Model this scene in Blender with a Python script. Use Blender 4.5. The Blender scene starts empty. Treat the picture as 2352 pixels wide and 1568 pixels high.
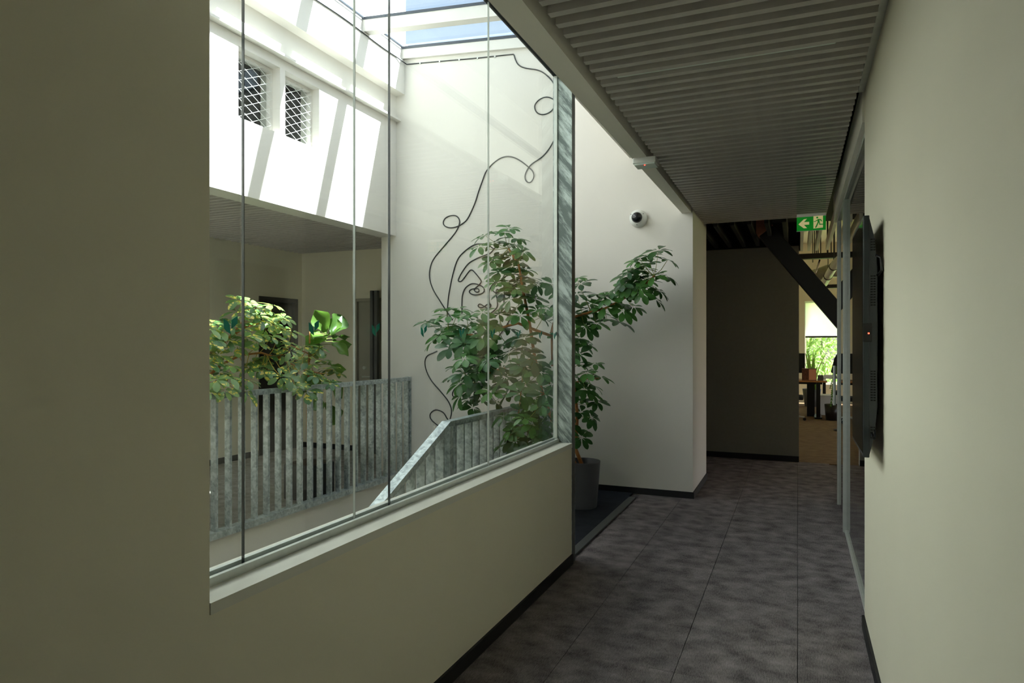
import bpy, math, random
from mathutils import Vector, Matrix

# ------------------------------------------------------------------ camera
F_PX, CX, HY, VP, CAM_H = 1540.0, 1176.0, 788.0, 1832.0, 1.45
TH = math.atan((VP - CX) / F_PX)
CT, ST = math.cos(TH), math.sin(TH)
sc = bpy.context.scene
col = sc.collection
cam_d = bpy.data.cameras.new('camera')
cam = bpy.data.objects.new('camera', cam_d)
col.objects.link(cam)
cam.location = (0, 0, CAM_H)
cam.rotation_euler = (math.pi / 2, 0, TH)
cam_d.sensor_width = 36
cam_d.lens = F_PX / 2352 * 36
cam_d.shift_y = 4 / 2352
cam_d.clip_start = 0.02
cam_d.clip_end = 300
sc.camera = cam

# ------------------------------------------------------------------ light
SUN_DIR = Vector((-1, -0.42, -1.4)).normalized()
w = bpy.data.worlds.new('sky'); sc.world = w
w.use_nodes = True
wn = w.node_tree
wn.nodes.clear()
sky = wn.nodes.new('ShaderNodeTexSky'); sky.sky_type = 'NISHITA'
sky.sun_disc = False
sky.sun_elevation = math.asin(-SUN_DIR.z)
sky.sun_rotation = math.atan2(-SUN_DIR.x, -SUN_DIR.y)
sky.air_density = 1.0; sky.dust_density = 2.2; sky.ozone_density = 1.0
bg = wn.nodes.new('ShaderNodeBackground'); bg.inputs[1].default_value = 0.16
wo = wn.nodes.new('ShaderNodeOutputWorld')
hsv = wn.nodes.new('ShaderNodeHueSaturation'); hsv.inputs['Saturation'].default_value = .5
wn.links.new(sky.outputs[0], hsv.inputs['Color']); wn.links.new(hsv.outputs[0], bg.inputs[0]); wn.links.new(bg.outputs[0], wo.inputs[0])
sun_d = bpy.data.lights.new('sun', 'SUN'); sun_d.energy = 16.0; sun_d.angle = math.radians(0.6)
sun_d.color = (1.0, 0.97, 0.92)
sun = bpy.data.objects.new('sun', sun_d); col.objects.link(sun)
sun.location = (6, 6, 12)
sun.rotation_euler = SUN_DIR.to_track_quat('-Z', 'Y').to_euler()
sc.view_settings.view_transform = 'Standard'
sc.view_settings.look = 'None'
sc.view_settings.gamma = 1.0
sc.view_settings.use_curve_mapping = False
sc.view_settings.exposure = 1.4
sc.cycles.max_bounces = 14
sc.cycles.diffuse_bounces = 8
sc.cycles.glossy_bounces = 5
sc.cycles.transmission_bounces = 8
sc.cycles.transparent_max_bounces = 24
sc.cycles.sample_clamp_indirect = 8
sc.cycles.use_denoising = True

R = random.Random(7)

# ------------------------------------------------------------------ pixel helpers (a pixel gives a direction only)
def ray(x, y):
    t = (x - CX) / F_PX
    return Vector((t * CT - ST, t * ST + CT, (HY - y) / F_PX))
def at_x(x, y, X): d = ray(x, y); k = X / d.x; return Vector((X, k * d.y, CAM_H + k * d.z))
def at_y(x, y, Y): d = ray(x, y); k = Y / d.y; return Vector((k * d.x, Y, CAM_H + k * d.z))
def at_z(x, y, Z): d = ray(x, y); k = (Z - CAM_H) / d.z; return Vector((k * d.x, k * d.y, Z))

# ------------------------------------------------------------------ materials
def lin(c):
    if isinstance(c, str):
        c = [int(c[i:i + 2], 16) / 255 for i in (0, 2, 4)]
        c = [v / 12.92 if v <= .04045 else ((v + .055) / 1.055) ** 2.4 for v in c]
    return (*c[:3], 1)

def mat(name, color, rough=.6, metal=0.0, spec=.5, noise=0.0, scale=8.0, bump=0.0, bscale=None, emit=None, estr=1.0, stretch=None):
    m = bpy.data.materials.new(name); m.use_nodes = True
    nt = m.node_tree; p = nt.nodes['Principled BSDF']
    p.inputs['Base Color'].default_value = lin(color)
    p.inputs['Roughness'].default_value = rough
    p.inputs['Metallic'].default_value = metal
    p.inputs['Specular IOR Level'].default_value = spec
    if noise or bump:
        tc = nt.nodes.new('ShaderNodeTexCoord')
        src = tc.outputs['Object']
        if stretch:
            mp = nt.nodes.new('ShaderNodeMapping'); mp.inputs['Scale'].default_value = stretch
            nt.links.new(src, mp.inputs[0]); src = mp.outputs[0]
    if noise:
        n = nt.nodes.new('ShaderNodeTexNoise'); n.inputs['Scale'].default_value = scale; n.inputs['Detail'].default_value = 5
        nt.links.new(src, n.inputs['Vector'])
        r = nt.nodes.new('ShaderNodeValToRGB')
        c = lin(color)
        r.color_ramp.elements[0].position = .3; r.color_ramp.elements[1].position = .7
        r.color_ramp.elements[0].color = (*[v * (1 - noise) for v in c[:3]], 1)
        r.color_ramp.elements[1].color = (*[min(1, v * (1 + noise)) for v in c[:3]], 1)
        nt.links.new(n.outputs[0], r.inputs[0]); nt.links.new(r.outputs[0], p.inputs['Base Color'])
    if bump:
        n2 = nt.nodes.new('ShaderNodeTexNoise'); n2.inputs['Scale'].default_value = bscale or scale * 6; n2.inputs['Detail'].default_value = 4
        nt.links.new(src, n2.inputs['Vector'])
        b = nt.nodes.new('ShaderNodeBump'); b.inputs['Strength'].default_value = bump; b.inputs['Distance'].default_value = .004
        nt.links.new(n2.outputs[0], b.inputs['Height']); nt.links.new(b.outputs[0], p.inputs['Normal'])
    if emit:
        p.inputs['Emission Color'].default_value = lin(emit); p.inputs['Emission Strength'].default_value = estr
    return m

def glass_mat(name, tint, refl=1.0):
    m = bpy.data.materials.new(name); m.use_nodes = True
    nt = m.node_tree; nt.nodes.clear()
    o = nt.nodes.new('ShaderNodeOutputMaterial'); mix = nt.nodes.new('ShaderNodeMixShader')
    t = nt.nodes.new('ShaderNodeBsdfTransparent'); t.inputs[0].default_value = (*tint, 1)
    g = nt.nodes.new('ShaderNodeBsdfGlossy'); g.inputs['Roughness'].default_value = 0.0
    lw = nt.nodes.new('ShaderNodeLayerWeight'); lw.inputs[0].default_value = .5
    pw = nt.nodes.new('ShaderNodeMath'); pw.operation = 'POWER'; pw.inputs[1].default_value = 5
    ma = nt.nodes.new('ShaderNodeMath'); ma.operation = 'MULTIPLY_ADD'; ma.inputs[1].default_value = .96 * refl; ma.inputs[2].default_value = .04 * refl
    nt.links.new(lw.outputs['Facing'], pw.inputs[0]); nt.links.new(pw.outputs[0], ma.inputs[0])
    nt.links.new(ma.outputs[0], mix.inputs[0]); nt.links.new(t.outputs[0], mix.inputs[1]); nt.links.new(g.outputs[0], mix.inputs[2])
    nt.links.new(mix.outputs[0], o.inputs[0])
    return m

def leaf_mat(name, c1, c2, gloss=.35, trans=.35, vein=None):
    m = bpy.data.materials.new(name); m.use_nodes = True
    nt = m.node_tree; p = nt.nodes['Principled BSDF']; o = nt.nodes['Material Output']
    oi = nt.nodes.new('ShaderNodeObjectInfo')
    tc = nt.nodes.new('ShaderNodeTexCoord')
    n = nt.nodes.new('ShaderNodeTexNoise'); n.inputs['Scale'].default_value = 14
    nt.links.new(tc.outputs['Object'], n.inputs['Vector'])
    ad = nt.nodes.new('ShaderNodeMath'); ad.operation = 'MULTIPLY_ADD'; ad.inputs[1].default_value = .6; 
    nt.links.new(oi.outputs['Random'], ad.inputs[0])
    mu = nt.nodes.new('ShaderNodeMath'); mu.operation = 'MULTIPLY'; mu.inputs[1].default_value = .4
    nt.links.new(n.outputs[0], mu.inputs[0]); nt.links.new(mu.outputs[0], ad.inputs[2])
    r = nt.nodes.new('ShaderNodeValToRGB')
    r.color_ramp.elements[0].position = .2; r.color_ramp.elements[1].position = .8
    r.color_ramp.elements[0].color = lin(c1); r.color_ramp.elements[1].color = lin(c2)
    nt.links.new(ad.outputs[0], r.inputs[0])
    cs = r.outputs[0]
    if vein:      # cream patches along the leaflets of the variegated plant
        v = nt.nodes.new('ShaderNodeTexNoise'); v.inputs['Scale'].default_value = 17; v.inputs['Detail'].default_value = 3
        nt.links.new(tc.outputs['Object'], v.inputs['Vector'])
        rr = nt.nodes.new('ShaderNodeValToRGB'); rr.color_ramp.elements[0].position = .56; rr.color_ramp.elements[1].position = .6
        nt.links.new(v.outputs[0], rr.inputs[0])
        mx = nt.nodes.new('ShaderNodeMix'); mx.data_type = 'RGBA'
        nt.links.new(rr.outputs[0], mx.inputs[0]); nt.links.new(cs, mx.inputs[6]); mx.inputs[7].default_value = lin(vein)
        cs = mx.outputs[2]
    nt.links.new(cs, p.inputs['Base Color'])
    p.inputs['Roughness'].default_value = gloss
    tr = nt.nodes.new('ShaderNodeBsdfTranslucent')
    hs = nt.nodes.new('ShaderNodeHueSaturation'); hs.inputs['Saturation'].default_value = 1.05; hs.inputs['Value'].default_value = 1.7
    nt.links.new(cs, hs.inputs['Color']); nt.links.new(hs.outputs[0], tr.inputs[0])
    mix = nt.nodes.new('ShaderNodeMixShader'); mix.inputs[0].default_value = trans
    nt.links.new(p.outputs[0], mix.inputs[1]); nt.links.new(tr.outputs[0], mix.inputs[2]); nt.links.new(mix.outputs[0], o.inputs[0])
    return m

def carpet_mat(name, dark, light, lines=True):
    m = bpy.data.materials.new(name); m.use_nodes = True
    nt = m.node_tree; p = nt.nodes['Principled BSDF']
    p.inputs['Roughness'].default_value = .95; p.inputs['Specular IOR Level'].default_value = .15
    g = nt.nodes.new('ShaderNodeNewGeometry')
    def noise(scale, detail, stretch):
        mp = nt.nodes.new('ShaderNodeMapping'); mp.inputs['Scale'].default_value = stretch
        nt.links.new(g.outputs['Position'], mp.inputs[0])
        n = nt.nodes.new('ShaderNodeTexNoise'); n.inputs['Scale'].default_value = scale; n.inputs['Detail'].default_value = detail
        nt.links.new(mp.outputs[0], n.inputs['Vector']); return n.outputs[0]
    a = noise(8, 8, (1.0, 1.2, 1)); b = noise(70, 2, (2.4, .5, 1)); c_ = noise(260, 1, (1, 1, 1))
    def ma(op, x, y):
        n = nt.nodes.new('ShaderNodeMath'); n.operation = op
        for i, v in enumerate((x, y)):
            if isinstance(v, (int, float)): n.inputs[i].default_value = v
            else: nt.links.new(v, n.inputs[i])
        return n.outputs[0]
    s = ma('ADD', ma('ADD', ma('MULTIPLY', a, .44), ma('MULTIPLY', b, .22)), ma('MULTIPLY', c_, .34))
    if lines:
        wv = nt.nodes.new('ShaderNodeTexWave'); wv.bands_direction = 'X'; wv.inputs['Scale'].default_value = 48; wv.inputs['Distortion'].default_value = 1.5
        nt.links.new(g.outputs['Position'], wv.inputs[0])
        s = ma('ADD', s, ma('MULTIPLY', ma('SUBTRACT', wv.outputs[1], .5), .07))
    r = nt.nodes.new('ShaderNodeValToRGB')
    r.color_ramp.elements[0].position = .35; r.color_ramp.elements[1].position = .67
    r.color_ramp.elements[0].color = lin(dark); r.color_ramp.elements[1].color = lin(light)
    nt.links.new(s, r.inputs[0]); nt.links.new(r.outputs[0], p.inputs['Base Color'])
    bp = nt.nodes.new('ShaderNodeBump'); bp.inputs['Strength'].default_value = .5; bp.inputs['Distance'].default_value = .004
    nt.links.new(ma('ADD', b, c_), bp.inputs['Height']); nt.links.new(bp.outputs[0], p.inputs['Normal'])
    return m

def galv_mat():
    m = bpy.data.materials.new('galvanised_steel'); m.use_nodes = True
    nt = m.node_tree; p = nt.nodes['Principled BSDF']
    g = nt.nodes.new('ShaderNodeNewGeometry')
    v = nt.nodes.new('ShaderNodeTexVoronoi'); v.inputs['Scale'].default_value = 55
    n = nt.nodes.new('ShaderNodeTexNoise'); n.inputs['Scale'].default_value = 16; n.inputs['Detail'].default_value = 6
    nt.links.new(g.outputs['Position'], v.inputs['Vector']); nt.links.new(g.outputs['Position'], n.inputs['Vector'])
    sp = nt.nodes.new('ShaderNodeSeparateColor'); nt.links.new(v.outputs['Color'], sp.inputs[0])
    a = nt.nodes.new('ShaderNodeMath'); a.operation = 'MULTIPLY_ADD'; a.inputs[1].default_value = .35
    nt.links.new(sp.outputs[0], a.inputs[0]); nt.links.new(n.outputs[0], a.inputs[2])
    r = nt.nodes.new('ShaderNodeValToRGB')
    r.color_ramp.elements[0].position = .4; r.color_ramp.elements[1].position = .95
    r.color_ramp.elements[0].color = lin('8e989a'); r.color_ramp.elements[1].color = lin('ced8d9')
    nt.links.new(a.outputs[0], r.inputs[0]); nt.links.new(r.outputs[0], p.inputs['Base Color'])
    p.inputs['Metallic'].default_value = .55; p.inputs['Roughness'].default_value = .42
    return m

def post_mat():
    m = bpy.data.materials.new('streaked_galvanised_steel'); m.use_nodes = True
    nt = m.node_tree; p = nt.nodes['Principled BSDF']
    tc = nt.nodes.new('ShaderNodeTexCoord'); mp = nt.nodes.new('ShaderNodeMapping')
    mp.vector_type = 'TEXTURE'; mp.inputs['Rotation'].default_value = (0, math.radians(52), 0); mp.inputs['Scale'].default_value = (.8, 1, .14)
    nt.links.new(tc.outputs['Object'], mp.inputs[0])
    n = nt.nodes.new('ShaderNodeTexNoise'); n.inputs['Scale'].default_value = 2.4; n.inputs['Detail'].default_value = 9; n.inputs['Roughness'].default_value = .72
    nt.links.new(mp.outputs[0], n.inputs['Vector'])
    r = nt.nodes.new('ShaderNodeValToRGB'); r.color_ramp.elements[0].position = .45; r.color_ramp.elements[1].position = .6
    r.color_ramp.elements[0].color = lin('6d7876'); r.color_ramp.elements[1].color = lin('c3cfcd')
    nt.links.new(n.outputs[0], r.inputs[0]); nt.links.new(r.outputs[0], p.inputs['Base Color'])
    p.inputs['Metallic'].default_value = .4; p.inputs['Roughness'].default_value = .5
    return m

M = {}
M['paint'] = mat('warm_grey_wall_paint', 'e3ddc9', .75, noise=.015, scale=2, bump=.05, bscale=160)
M['white'] = mat('white_wall_paint', 'd8d4cd', .75, noise=.012, scale=2, bump=.04, bscale=160)
M['sill'] = mat('sill_paint', 'd8d6cb', .5)
M['beam'] = mat('painted_beam', 'efebe0', .55, bump=.03, bscale=90)
M['slat'] = mat('dark_slat', 'bab5b0', .45, noise=.05, scale=20)
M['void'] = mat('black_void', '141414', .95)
M['base'] = mat('black_baseboard', '17171a', .55)
M['carpet'] = carpet_mat('grey_carpet', '393536', '9b9293')
M['carpet_w'] = carpet_mat('walkway_carpet', '6a6762', 'b4aea6')
M['carpet_o'] = carpet_mat('brown_office_carpet', '5d4c3b', '8a7559', False)
M['mat'] = carpet_mat('blue_black_mat', '191c22', '30343c', False)
M['galv'] = galv_mat()
M['post'] = post_mat()
M['steel_dark'] = mat('grey_steel_edge', '5a5c5c', .5, .4)
M['alu'] = mat('brushed_aluminium', 'c6cac6', .35, .45, noise=.05, scale=30)
M['glass'] = glass_mat('clear_glass', (.955, .975, .965), .8)
M['glass_sky'] = glass_mat('skylight_glass', (.86, .92, .95), .8)
M['glass_g'] = glass_mat('greenish_glass', (.9, .955, .925), 1.3)
M['gasket'] = mat('black_gasket', '1b2224', .5)
M['gasket_b'] = mat('blue_black_gasket', '2c3442', .5)
M['joint'] = mat('pale_silicone_joint', 'b9bdb8', .35)
M['darkwall'] = mat('charcoal_wall', '8f8e86', .85, noise=.04, scale=30, bump=.1, bscale=200)
M['black'] = mat('black_plastic', '101214', .35)
M['blackm'] = mat('black_matt', '17181a', .6)
M['tvback'] = mat('tv_back_plastic', '3c4142', .5)
M['tvbezel'] = mat('tv_bezel', '2a3133', .3)
M['screen'] = mat('tv_screen', '07080a', .12)
M['strut'] = mat('black_painted_steel', '1f1f22', .5)
M['primer'] = mat('red_brown_primer', 'd8977a', .7)
M['whitep'] = mat('white_plastic', 'd9dad6', .35)
M['light'] = mat('frosted_light_cover', 'd3ddd6', .4)
M['green'] = mat('sign_green', '0a8a22', .4, emit='0a8a22', estr=.12)
M['cream'] = mat('sign_cream', 'e6d79a', .4, emit='e6d79a', estr=.12)
M['sticker'] = mat('teal_sticker', '1a9a86', .5)
M['cable'] = mat('black_cable', '26272a', .5)
M['pot'] = mat('grey_plastic_pot', '55565a', .55)
M['pot_black'] = mat('black_planter', '1d1c1d', .5)
M['soil'] = mat('potting_soil', '3a2a1c', 1, noise=.4, scale=60, bump=.6, bscale=80)
M['bark'] = mat('pale_brown_bark', 'a9713c', .7, noise=.25, scale=30, bump=.3)
M['petiole'] = mat('green_petiole', '7f8c3c', .6)
M['petiole_y'] = mat('yellow_petiole', 'b39a3c', .6)
M['leaf'] = leaf_mat('dark_schefflera_leaf', '234a20', '4f7f3c', .3, .28)
M['leafv'] = leaf_mat('variegated_leaf', '3f6638', '86a262', .28, .3, 'e0cf66')
M['fig'] = leaf_mat('fig_leaf', '3c5a24', '5f7f36', .32, .35)
M['fern'] = leaf_mat('fern_leaf', '2f5a1c', '5f8f2c', .5, .4)
M['bush'] = leaf_mat('outdoor_leaf', '56702f', '93a85c', .7, .4)
M['reed'] = leaf_mat('outdoor_sapling_leaf', '6f8450', 'a9b685', .7, .4)
M['trunk'] = mat('grey_tree_trunk', '5f5a50', .9, noise=.2, scale=10)
M['grass'] = mat('meadow_grass', '7d9b45', .95, noise=.25, scale=3)
M['door'] = mat('grey_door_paint', '9a978a', .55)
M['doorblack'] = mat('dark_door', '2a2826', .5)
M['wood'] = mat('oak_desktop', 'a9713f', .5, noise=.15, scale=12, stretch=(1, 8, 1))
M['boxbrown'] = mat('printed_brown_box', '5a3020', .6, noise=.6, scale=40)
M['paper'] = mat('white_paper', 'd9dce2', .7)
M['blind'] = mat('white_roller_blind', 'f0eef2', .8)
M['duct'] = mat('galvanised_duct', '9a9a8c', .4, .6, noise=.1, scale=10)
M['white_ext'] = mat('white_render', 'f0f0ec', .85)
M['chrome'] = mat('chrome', 'd0d0d0', .15, 1)
M['red'] = mat('red_led', 'ff3020', .4, emit='ff3020', estr=6)
M['fabric'] = mat('black_fabric', '1c1c20', .9)
M['lens'] = mat('smoked_dome', '101418', .08)

# ------------------------------------------------------------------ mesh helpers
class MB:
    def __init__(s): s.v = []; s.f = []; s.m = []; s.cur = 0
    def add(s, vs, fs):
        o = len(s.v); s.v += [tuple(v) for v in vs]
        for f in fs: s.f.append(tuple(i + o for i in f)); s.m.append(s.cur)
        return s
    def box(s, a, b):
        x0, y0, z0 = (min(a[i], b[i]) for i in range(3)); x1, y1, z1 = (max(a[i], b[i]) for i in range(3))
        return s.add([(x0, y0, z0), (x1, y0, z0), (x1, y1, z0), (x0, y1, z0), (x0, y0, z1), (x1, y0, z1), (x1, y1, z1), (x0, y1, z1)],
                     [(0, 3, 2, 1), (4, 5, 6, 7), (0, 1, 5, 4), (1, 2, 6, 5), (2, 3, 7, 6), (3, 0, 4, 7)])
    def bar(s, p, q, wx, wy, up=(0, 0, 1)):
        p, q = Vector(p), Vector(q); d = (q - p).normalized()
        u = Vector(up); sx = d.cross(u)
        if sx.length < 1e-4: sx = Vector((1, 0, 0))
        sx.normalize(); sy = sx.cross(d).normalized()
        vs = []
        for c in (p, q):
            for a, b in ((-1, -1), (1, -1), (1, 1), (-1, 1)): vs.append(c + sx * a * wx / 2 + sy * b * wy / 2)
        return s.add(vs, [(0, 3, 2, 1), (4, 5, 6, 7), (0, 1, 5, 4), (1, 2, 6, 5), (2, 3, 7, 6), (3, 0, 4, 7)])
    def tube(s, pts, rad, n=8, cap=True):
        pts = [Vector(p) for p in pts]; k = len(pts)
        rs = rad if isinstance(rad, (list, tuple)) else [rad] * k
        vs = []; pu = None
        for i, p in enumerate(pts):
            d = (pts[min(i + 1, k - 1)] - pts[max(i - 1, 0)])
            d = d.normalized() if d.length > 1e-9 else Vector((0, 0, 1))
            if pu is None: pu = d.orthogonal().normalized()
            pu = (pu - d * pu.dot(d)); pu = pu.normalized() if pu.length > 1e-6 else d.orthogonal().normalized()
            b = d.cross(pu)
            for j in range(n):
                a = 2 * math.pi * j / n
                vs.append(p + (pu * math.cos(a) + b * math.sin(a)) * rs[i])
        fs = [(i * n + j, i * n + (j + 1) % n, (i + 1) * n + (j + 1) % n, (i + 1) * n + j) for i in range(k - 1) for j in range(n)]
        if cap: fs += [tuple(range(n))[::-1], tuple((k - 1) * n + j for j in range(n))]
        return s.add(vs, fs)
    def lathe(s, prof, n=24, c=(0, 0, 0)):
        vs = []; k = len(prof)
        for r, z in prof:
            for j in range(n):
                a = 2 * math.pi * j / n; vs.append((c[0] + r * math.cos(a), c[1] + r * math.sin(a), c[2] + z))
        fs = [(i * n + j, i * n + (j + 1) % n, (i + 1) * n + (j + 1) % n, (i + 1) * n + j) for i in range(k - 1) for j in range(n)]
        return s.add(vs, fs)
    def prism(s, poly, axis, a, b):      # poly: 2d points in the plane normal to axis, extruded a..b
        n = len(poly); vs = []
        for t in (a, b):
            for u, v in poly:
                vs.append({'x': (t, u, v), 'y': (u, t, v), 'z': (u, v, t)}[axis])
        return s.add(vs, [tuple(range(n))[::-1], tuple(range(n, 2 * n))] + [(i, (i + 1) % n, n + (i + 1) % n, n + i) for i in range(n)])
    def mesh(s, name, mats, smooth=False, bevel=0):
        me = bpy.data.meshes.new(name); me.from_pydata(s.v, [], s.f)
        for m in (mats if isinstance(mats, (list, tuple)) else [mats]): me.materials.append(m)
        for i, p in enumerate(me.polygons): p.material_index = s.m[i]; p.use_smooth = smooth
        me.update(); return me
    def build(s, name, mats, parent=None, smooth=False, loc=None, bevel=0):
        # recentre so the object's origin sits in its geometry
        if loc is None and parent is None and s.v:
            xs, ys, zs = zip(*s.v)
            loc = ((min(xs) + max(xs)) / 2, (min(ys) + max(ys)) / 2, min(zs))
            s.v = [(x - loc[0], y - loc[1], z - loc[2]) for x, y, z in s.v]
        o = link(name, s.mesh(name, mats, smooth), parent)
        if loc is not None and parent is None: o.location = loc
        if bevel:
            b = o.modifiers.new('bevel', 'BEVEL'); b.width = bevel; b.segments = 2; b.limit_method = 'ANGLE'
        if parent is not None:
            o.matrix_parent_inverse = parent_inv(parent)
        return o

def parent_inv(p):
    m = Matrix.Identity(4); q = p
    chain = []
    while q is not None: chain.append(q); q = q.parent
    for q in reversed(chain):
        m = m @ q.matrix_parent_inverse @ q.matrix_basis if q.parent else m @ q.matrix_basis
    return m.inverted()

def link(name, data, parent=None):
    o = bpy.data.objects.new(name, data); col.objects.link(o)
    if parent is not None: o.parent = parent
    return o
def tag(o, label=None, cat=None, group=None, kind=None):
    if label: o['label'] = label
    if cat: o['category'] = cat
    if group: o['group'] = group
    if kind: o['kind'] = kind
    return o
def thing(name, label, cat, loc=(0, 0, 0), rz=0, group=None):
    o = link(name, None); o.location = loc; o.rotation_euler = (0, 0, rz); o.empty_display_size = .1
    return tag(o, label, cat, group)
def struct(name, mb, m, label=None, parent=None, smooth=False):
    o = mb.build(name, m, parent, smooth)
    if parent is None: o['kind'] = 'structure'
    if label: o['label'] = label
    return o
def piece(name, me, parent, loc=(0, 0, 0), rot=None, mtx=None):   # share mesh data; loc in world space
    o = link(name, me, parent)
    o.matrix_parent_inverse = parent_inv(parent)
    if mtx is not None: o.matrix_basis = mtx
    else:
        o.location = loc
        if rot: o.rotation_euler = rot
    return o
def B(*ab):
    m = MB()
    for a, b in ab: m.box(a, b)
    return m
def wall_holes(m, axis, p0, p1, u0, u1, z0, z1, holes):
    # slab normal to axis between p0..p1, spanning u and z, with rectangular holes (u0,u1,z0,z1)
    us = sorted({u0, u1, *[h[0] for h in holes], *[h[1] for h in holes]})
    for a, b in zip(us, us[1:]):
        cuts = sorted((h[2], h[3]) for h in holes if h[0] <= a + 1e-6 and h[1] >= b - 1e-6)
        z = z0
        for c0, c1 in cuts + [(z1, z1)]:
            if c0 > z + 1e-6:
                m.box((p0, a, z), (p1, b, c0)) if axis == 'x' else m.box((a, p0, z), (b, p1, c0))
            z = c1
    return m

# ------------------------------------------------------------------ key dimensions (metres)
XH = -1.37      # corridor face of the half wall
XG = -1.48      # glazing line
XR = 0.315      # right wall face
XGR = 0.35      # right glazing
YF = 6.42       # far white wall
YH = 4.22       # end of half wall
YO = 1.262      # start of the glazed opening
ZC = 2.67       # corridor ceiling
ZS = 3.243      # soffit over the glazing
XRAIL = -3.98
XU = -4.15      # upper atrium wall
XW = -6.40      # back wall of walkway
LOW = -3.0

# ------------------------------------------------------------------ floors
fl = struct('floor', B(((-1.48, -3.2, -.3), (XGR + .1, 8.92, -.012)), ((-1.04, 6.42, -.3), (-1.02, 8.95, -.012)), ((-2.4, YF, -.3), (-1.04, 8.92, -.012))), M['carpet'], 'dark grey patterned carpet floor of the corridor')
tile_mesh = {}
def tile(x0, x1, y0, y1):
    k = (round(x1 - x0, 3), round(y1 - y0, 3))
    if k not in tile_mesh:
        g = .0003; e = .0012; t = .012; wx, wy = k
        m = MB()
        m.add([(g, g, 0), (wx - g, g, 0), (wx - g, wy - g, 0), (g, wy - g, 0), (g + e, g + e, t), (wx - g - e, g + e, t), (wx - g - e, wy - g - e, t), (g + e, wy - g - e, t)],
              [(0, 3, 2, 1), (4, 5, 6, 7), (0, 1, 5, 4), (1, 2, 6, 5), (2, 3, 7, 6), (3, 0, 4, 7)])
        tile_mesh[k] = m.mesh('carpet_tile', M['carpet'])
    piece('carpet_tile', tile_mesh[k], fl, (x0, y0, -.012))
xs = [XH, -1.0, -.5, 0.0, XGR]
ys = [i * .5 for i in range(-6, 18)] + [8.92]
for a, b in zip(xs, xs[1:]):
    for c, d in zip(ys, ys[1:]): tile(a, b, c, d)
for c, d in zip(ys, ys[1:]):
    if c >= 7.0: tile(-1.87, XH, max(c, 7.5) if c >= 7.5 else 7.4, d)

landing = struct('floor_landing', B(((-2.36, YH - .02, -.3), (-1.48, YF, -.006))), M['white'], 'landing floor of the plant nook')
mt = tag(B(((-2.24, YH + .02, -.006), (-1.462, YF - .012, .008))).build('entrance_mat', M['mat'], bevel=.003), 'blue-black entrance mat lying in the nook under the grey plant pot', 'mat')
strip = struct('trim_1', B(((-1.462, YH + .03, -.006), (-1.40, YF - .17, .006))), M['steel_dark'], 'dark threshold strip between mat and corridor carpet')
wf = struct('floor_walkway', B(((XW - .1, -1.2, -.3), (XRAIL, 7.6, 0))), M['carpet_w'], 'carpeted walkway floor across the stairwell')

# slab edges, stairwell and lower storey
struct('wall_slab_edge', B(((XRAIL - .12, -1.2, LOW), (XRAIL + .015, YF, -.002))), M['white'], 'grey stairwell side below the long railing')
struct('floor_lower', B(((XRAIL - .1, -1.2, LOW - .1), (XG, 6.5, LOW))), M['white'], 'pale floor at the foot of the stairs')
struct('wall_stair_end', B(((XRAIL, -1.3, LOW), (XG - .07, -1.2, 5.2))), M['white'], 'near end wall of the atrium')
stairs = thing('stairs', 'stair flight going down behind the half wall', 's', (-1.95, YH - .3, LOW)); del stairs['category']; stairs['kind'] = 'structure'
stm = B(((-2.25, 0, -.2), (-1.585, .31, 0))).mesh('step', M['paint'])
for i in range(16):
    piece('step', stm, stairs, (0, YH - .02 - (i + 1) * .29, -(i + 1) * .165))
struct('wall_stair_side', B(((-2.36, YH - .02, LOW), (-2.30, YF, -.3))), M['white'])

# ------------------------------------------------------------------ left wall, half wall, glazing
struct('wall_near', B(((-1.6, -3.35, 0), (.6, -3.2, 3.3))), M['paint'], 'end wall of the corridor behind the viewpoint')
struct('ceiling_near', B(((-1.4, -3.3, 2.951), (.6, .55, 3.3))), M['paint'])
struct('wall_left', B(((-1.60, -3.2, LOW), (XH, YO, 3.3))), M['paint'], 'plain warm grey wall at the left edge of the corridor')
hw = struct('wall_half', B(((-1.58, YO, LOW), (XH, YH, .762))), M['paint'], 'waist-high warm grey wall below the atrium glazing')
struct('trim_2', B(((-1.585, YO, .762), (XH + .004, YH, .792))), M['sill'], 'pale painted sill on top of the half wall')
struct('baseboard_left', B(((XH, -3.2, 0), (XH + .013, YH - .002, .062))), M['base'], 'black baseboard of the half wall')
post = tag(B(((-1.50, YH, 0), (XH, YH + .008, ZS)), ((-1.50, YH + .065, 0), (XH, YH + .073, ZS)), ((-1.441, YH + .008, 0), (-1.429, YH + .065, ZS))).build('steel_post', M['post']),
           'streaked galvanised steel post at the end of the half wall', 'post')
B(((XH - .009, YH + .008, 0), (XH + .001, YH + .066, ZS))).build('edge_cover', M['steel_dark'], post)
win = thing('window_1', 'tall frameless glazing on the half wall in front of the atrium', 'window'); del win['category']; win['kind'] = 'structure'
win.location = (XG, (YO + YH) / 2, .792)
B(((XG - .022, YO, .792), (XG - .008, YH, .822)), ((XG + .008, YO, .792), (XG + .022, YH, .816)), ((XG - .008, YO, .792), (XG + .008, YH, .797))).build('bottom_track', M['alu'], win)
B(((XG - .016, YO, ZS - .02), (XG + .016, YH + .02, ZS))).build('top_track', M['gasket'], win)
jy = [YO, 1.482, 2.012, 2.237, 3.157, YH - .002]
panes = []
for a, b in zip(jy, jy[1:]):
    panes.append(B(((XG - .006, a + .0012, .797), (XG + .006, b - .0012, ZS - .02))).build('pane', M['glass'], win))
for y, m_ in ((1.482, 'gasket'), (2.012, 'joint'), (2.237, 'gasket'), (3.157, 'joint')):
    B(((XG - .003, y - .0011, .797), (XG + .0062, y + .0011, ZS - .02))).build('joint', M[m_], win)
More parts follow.
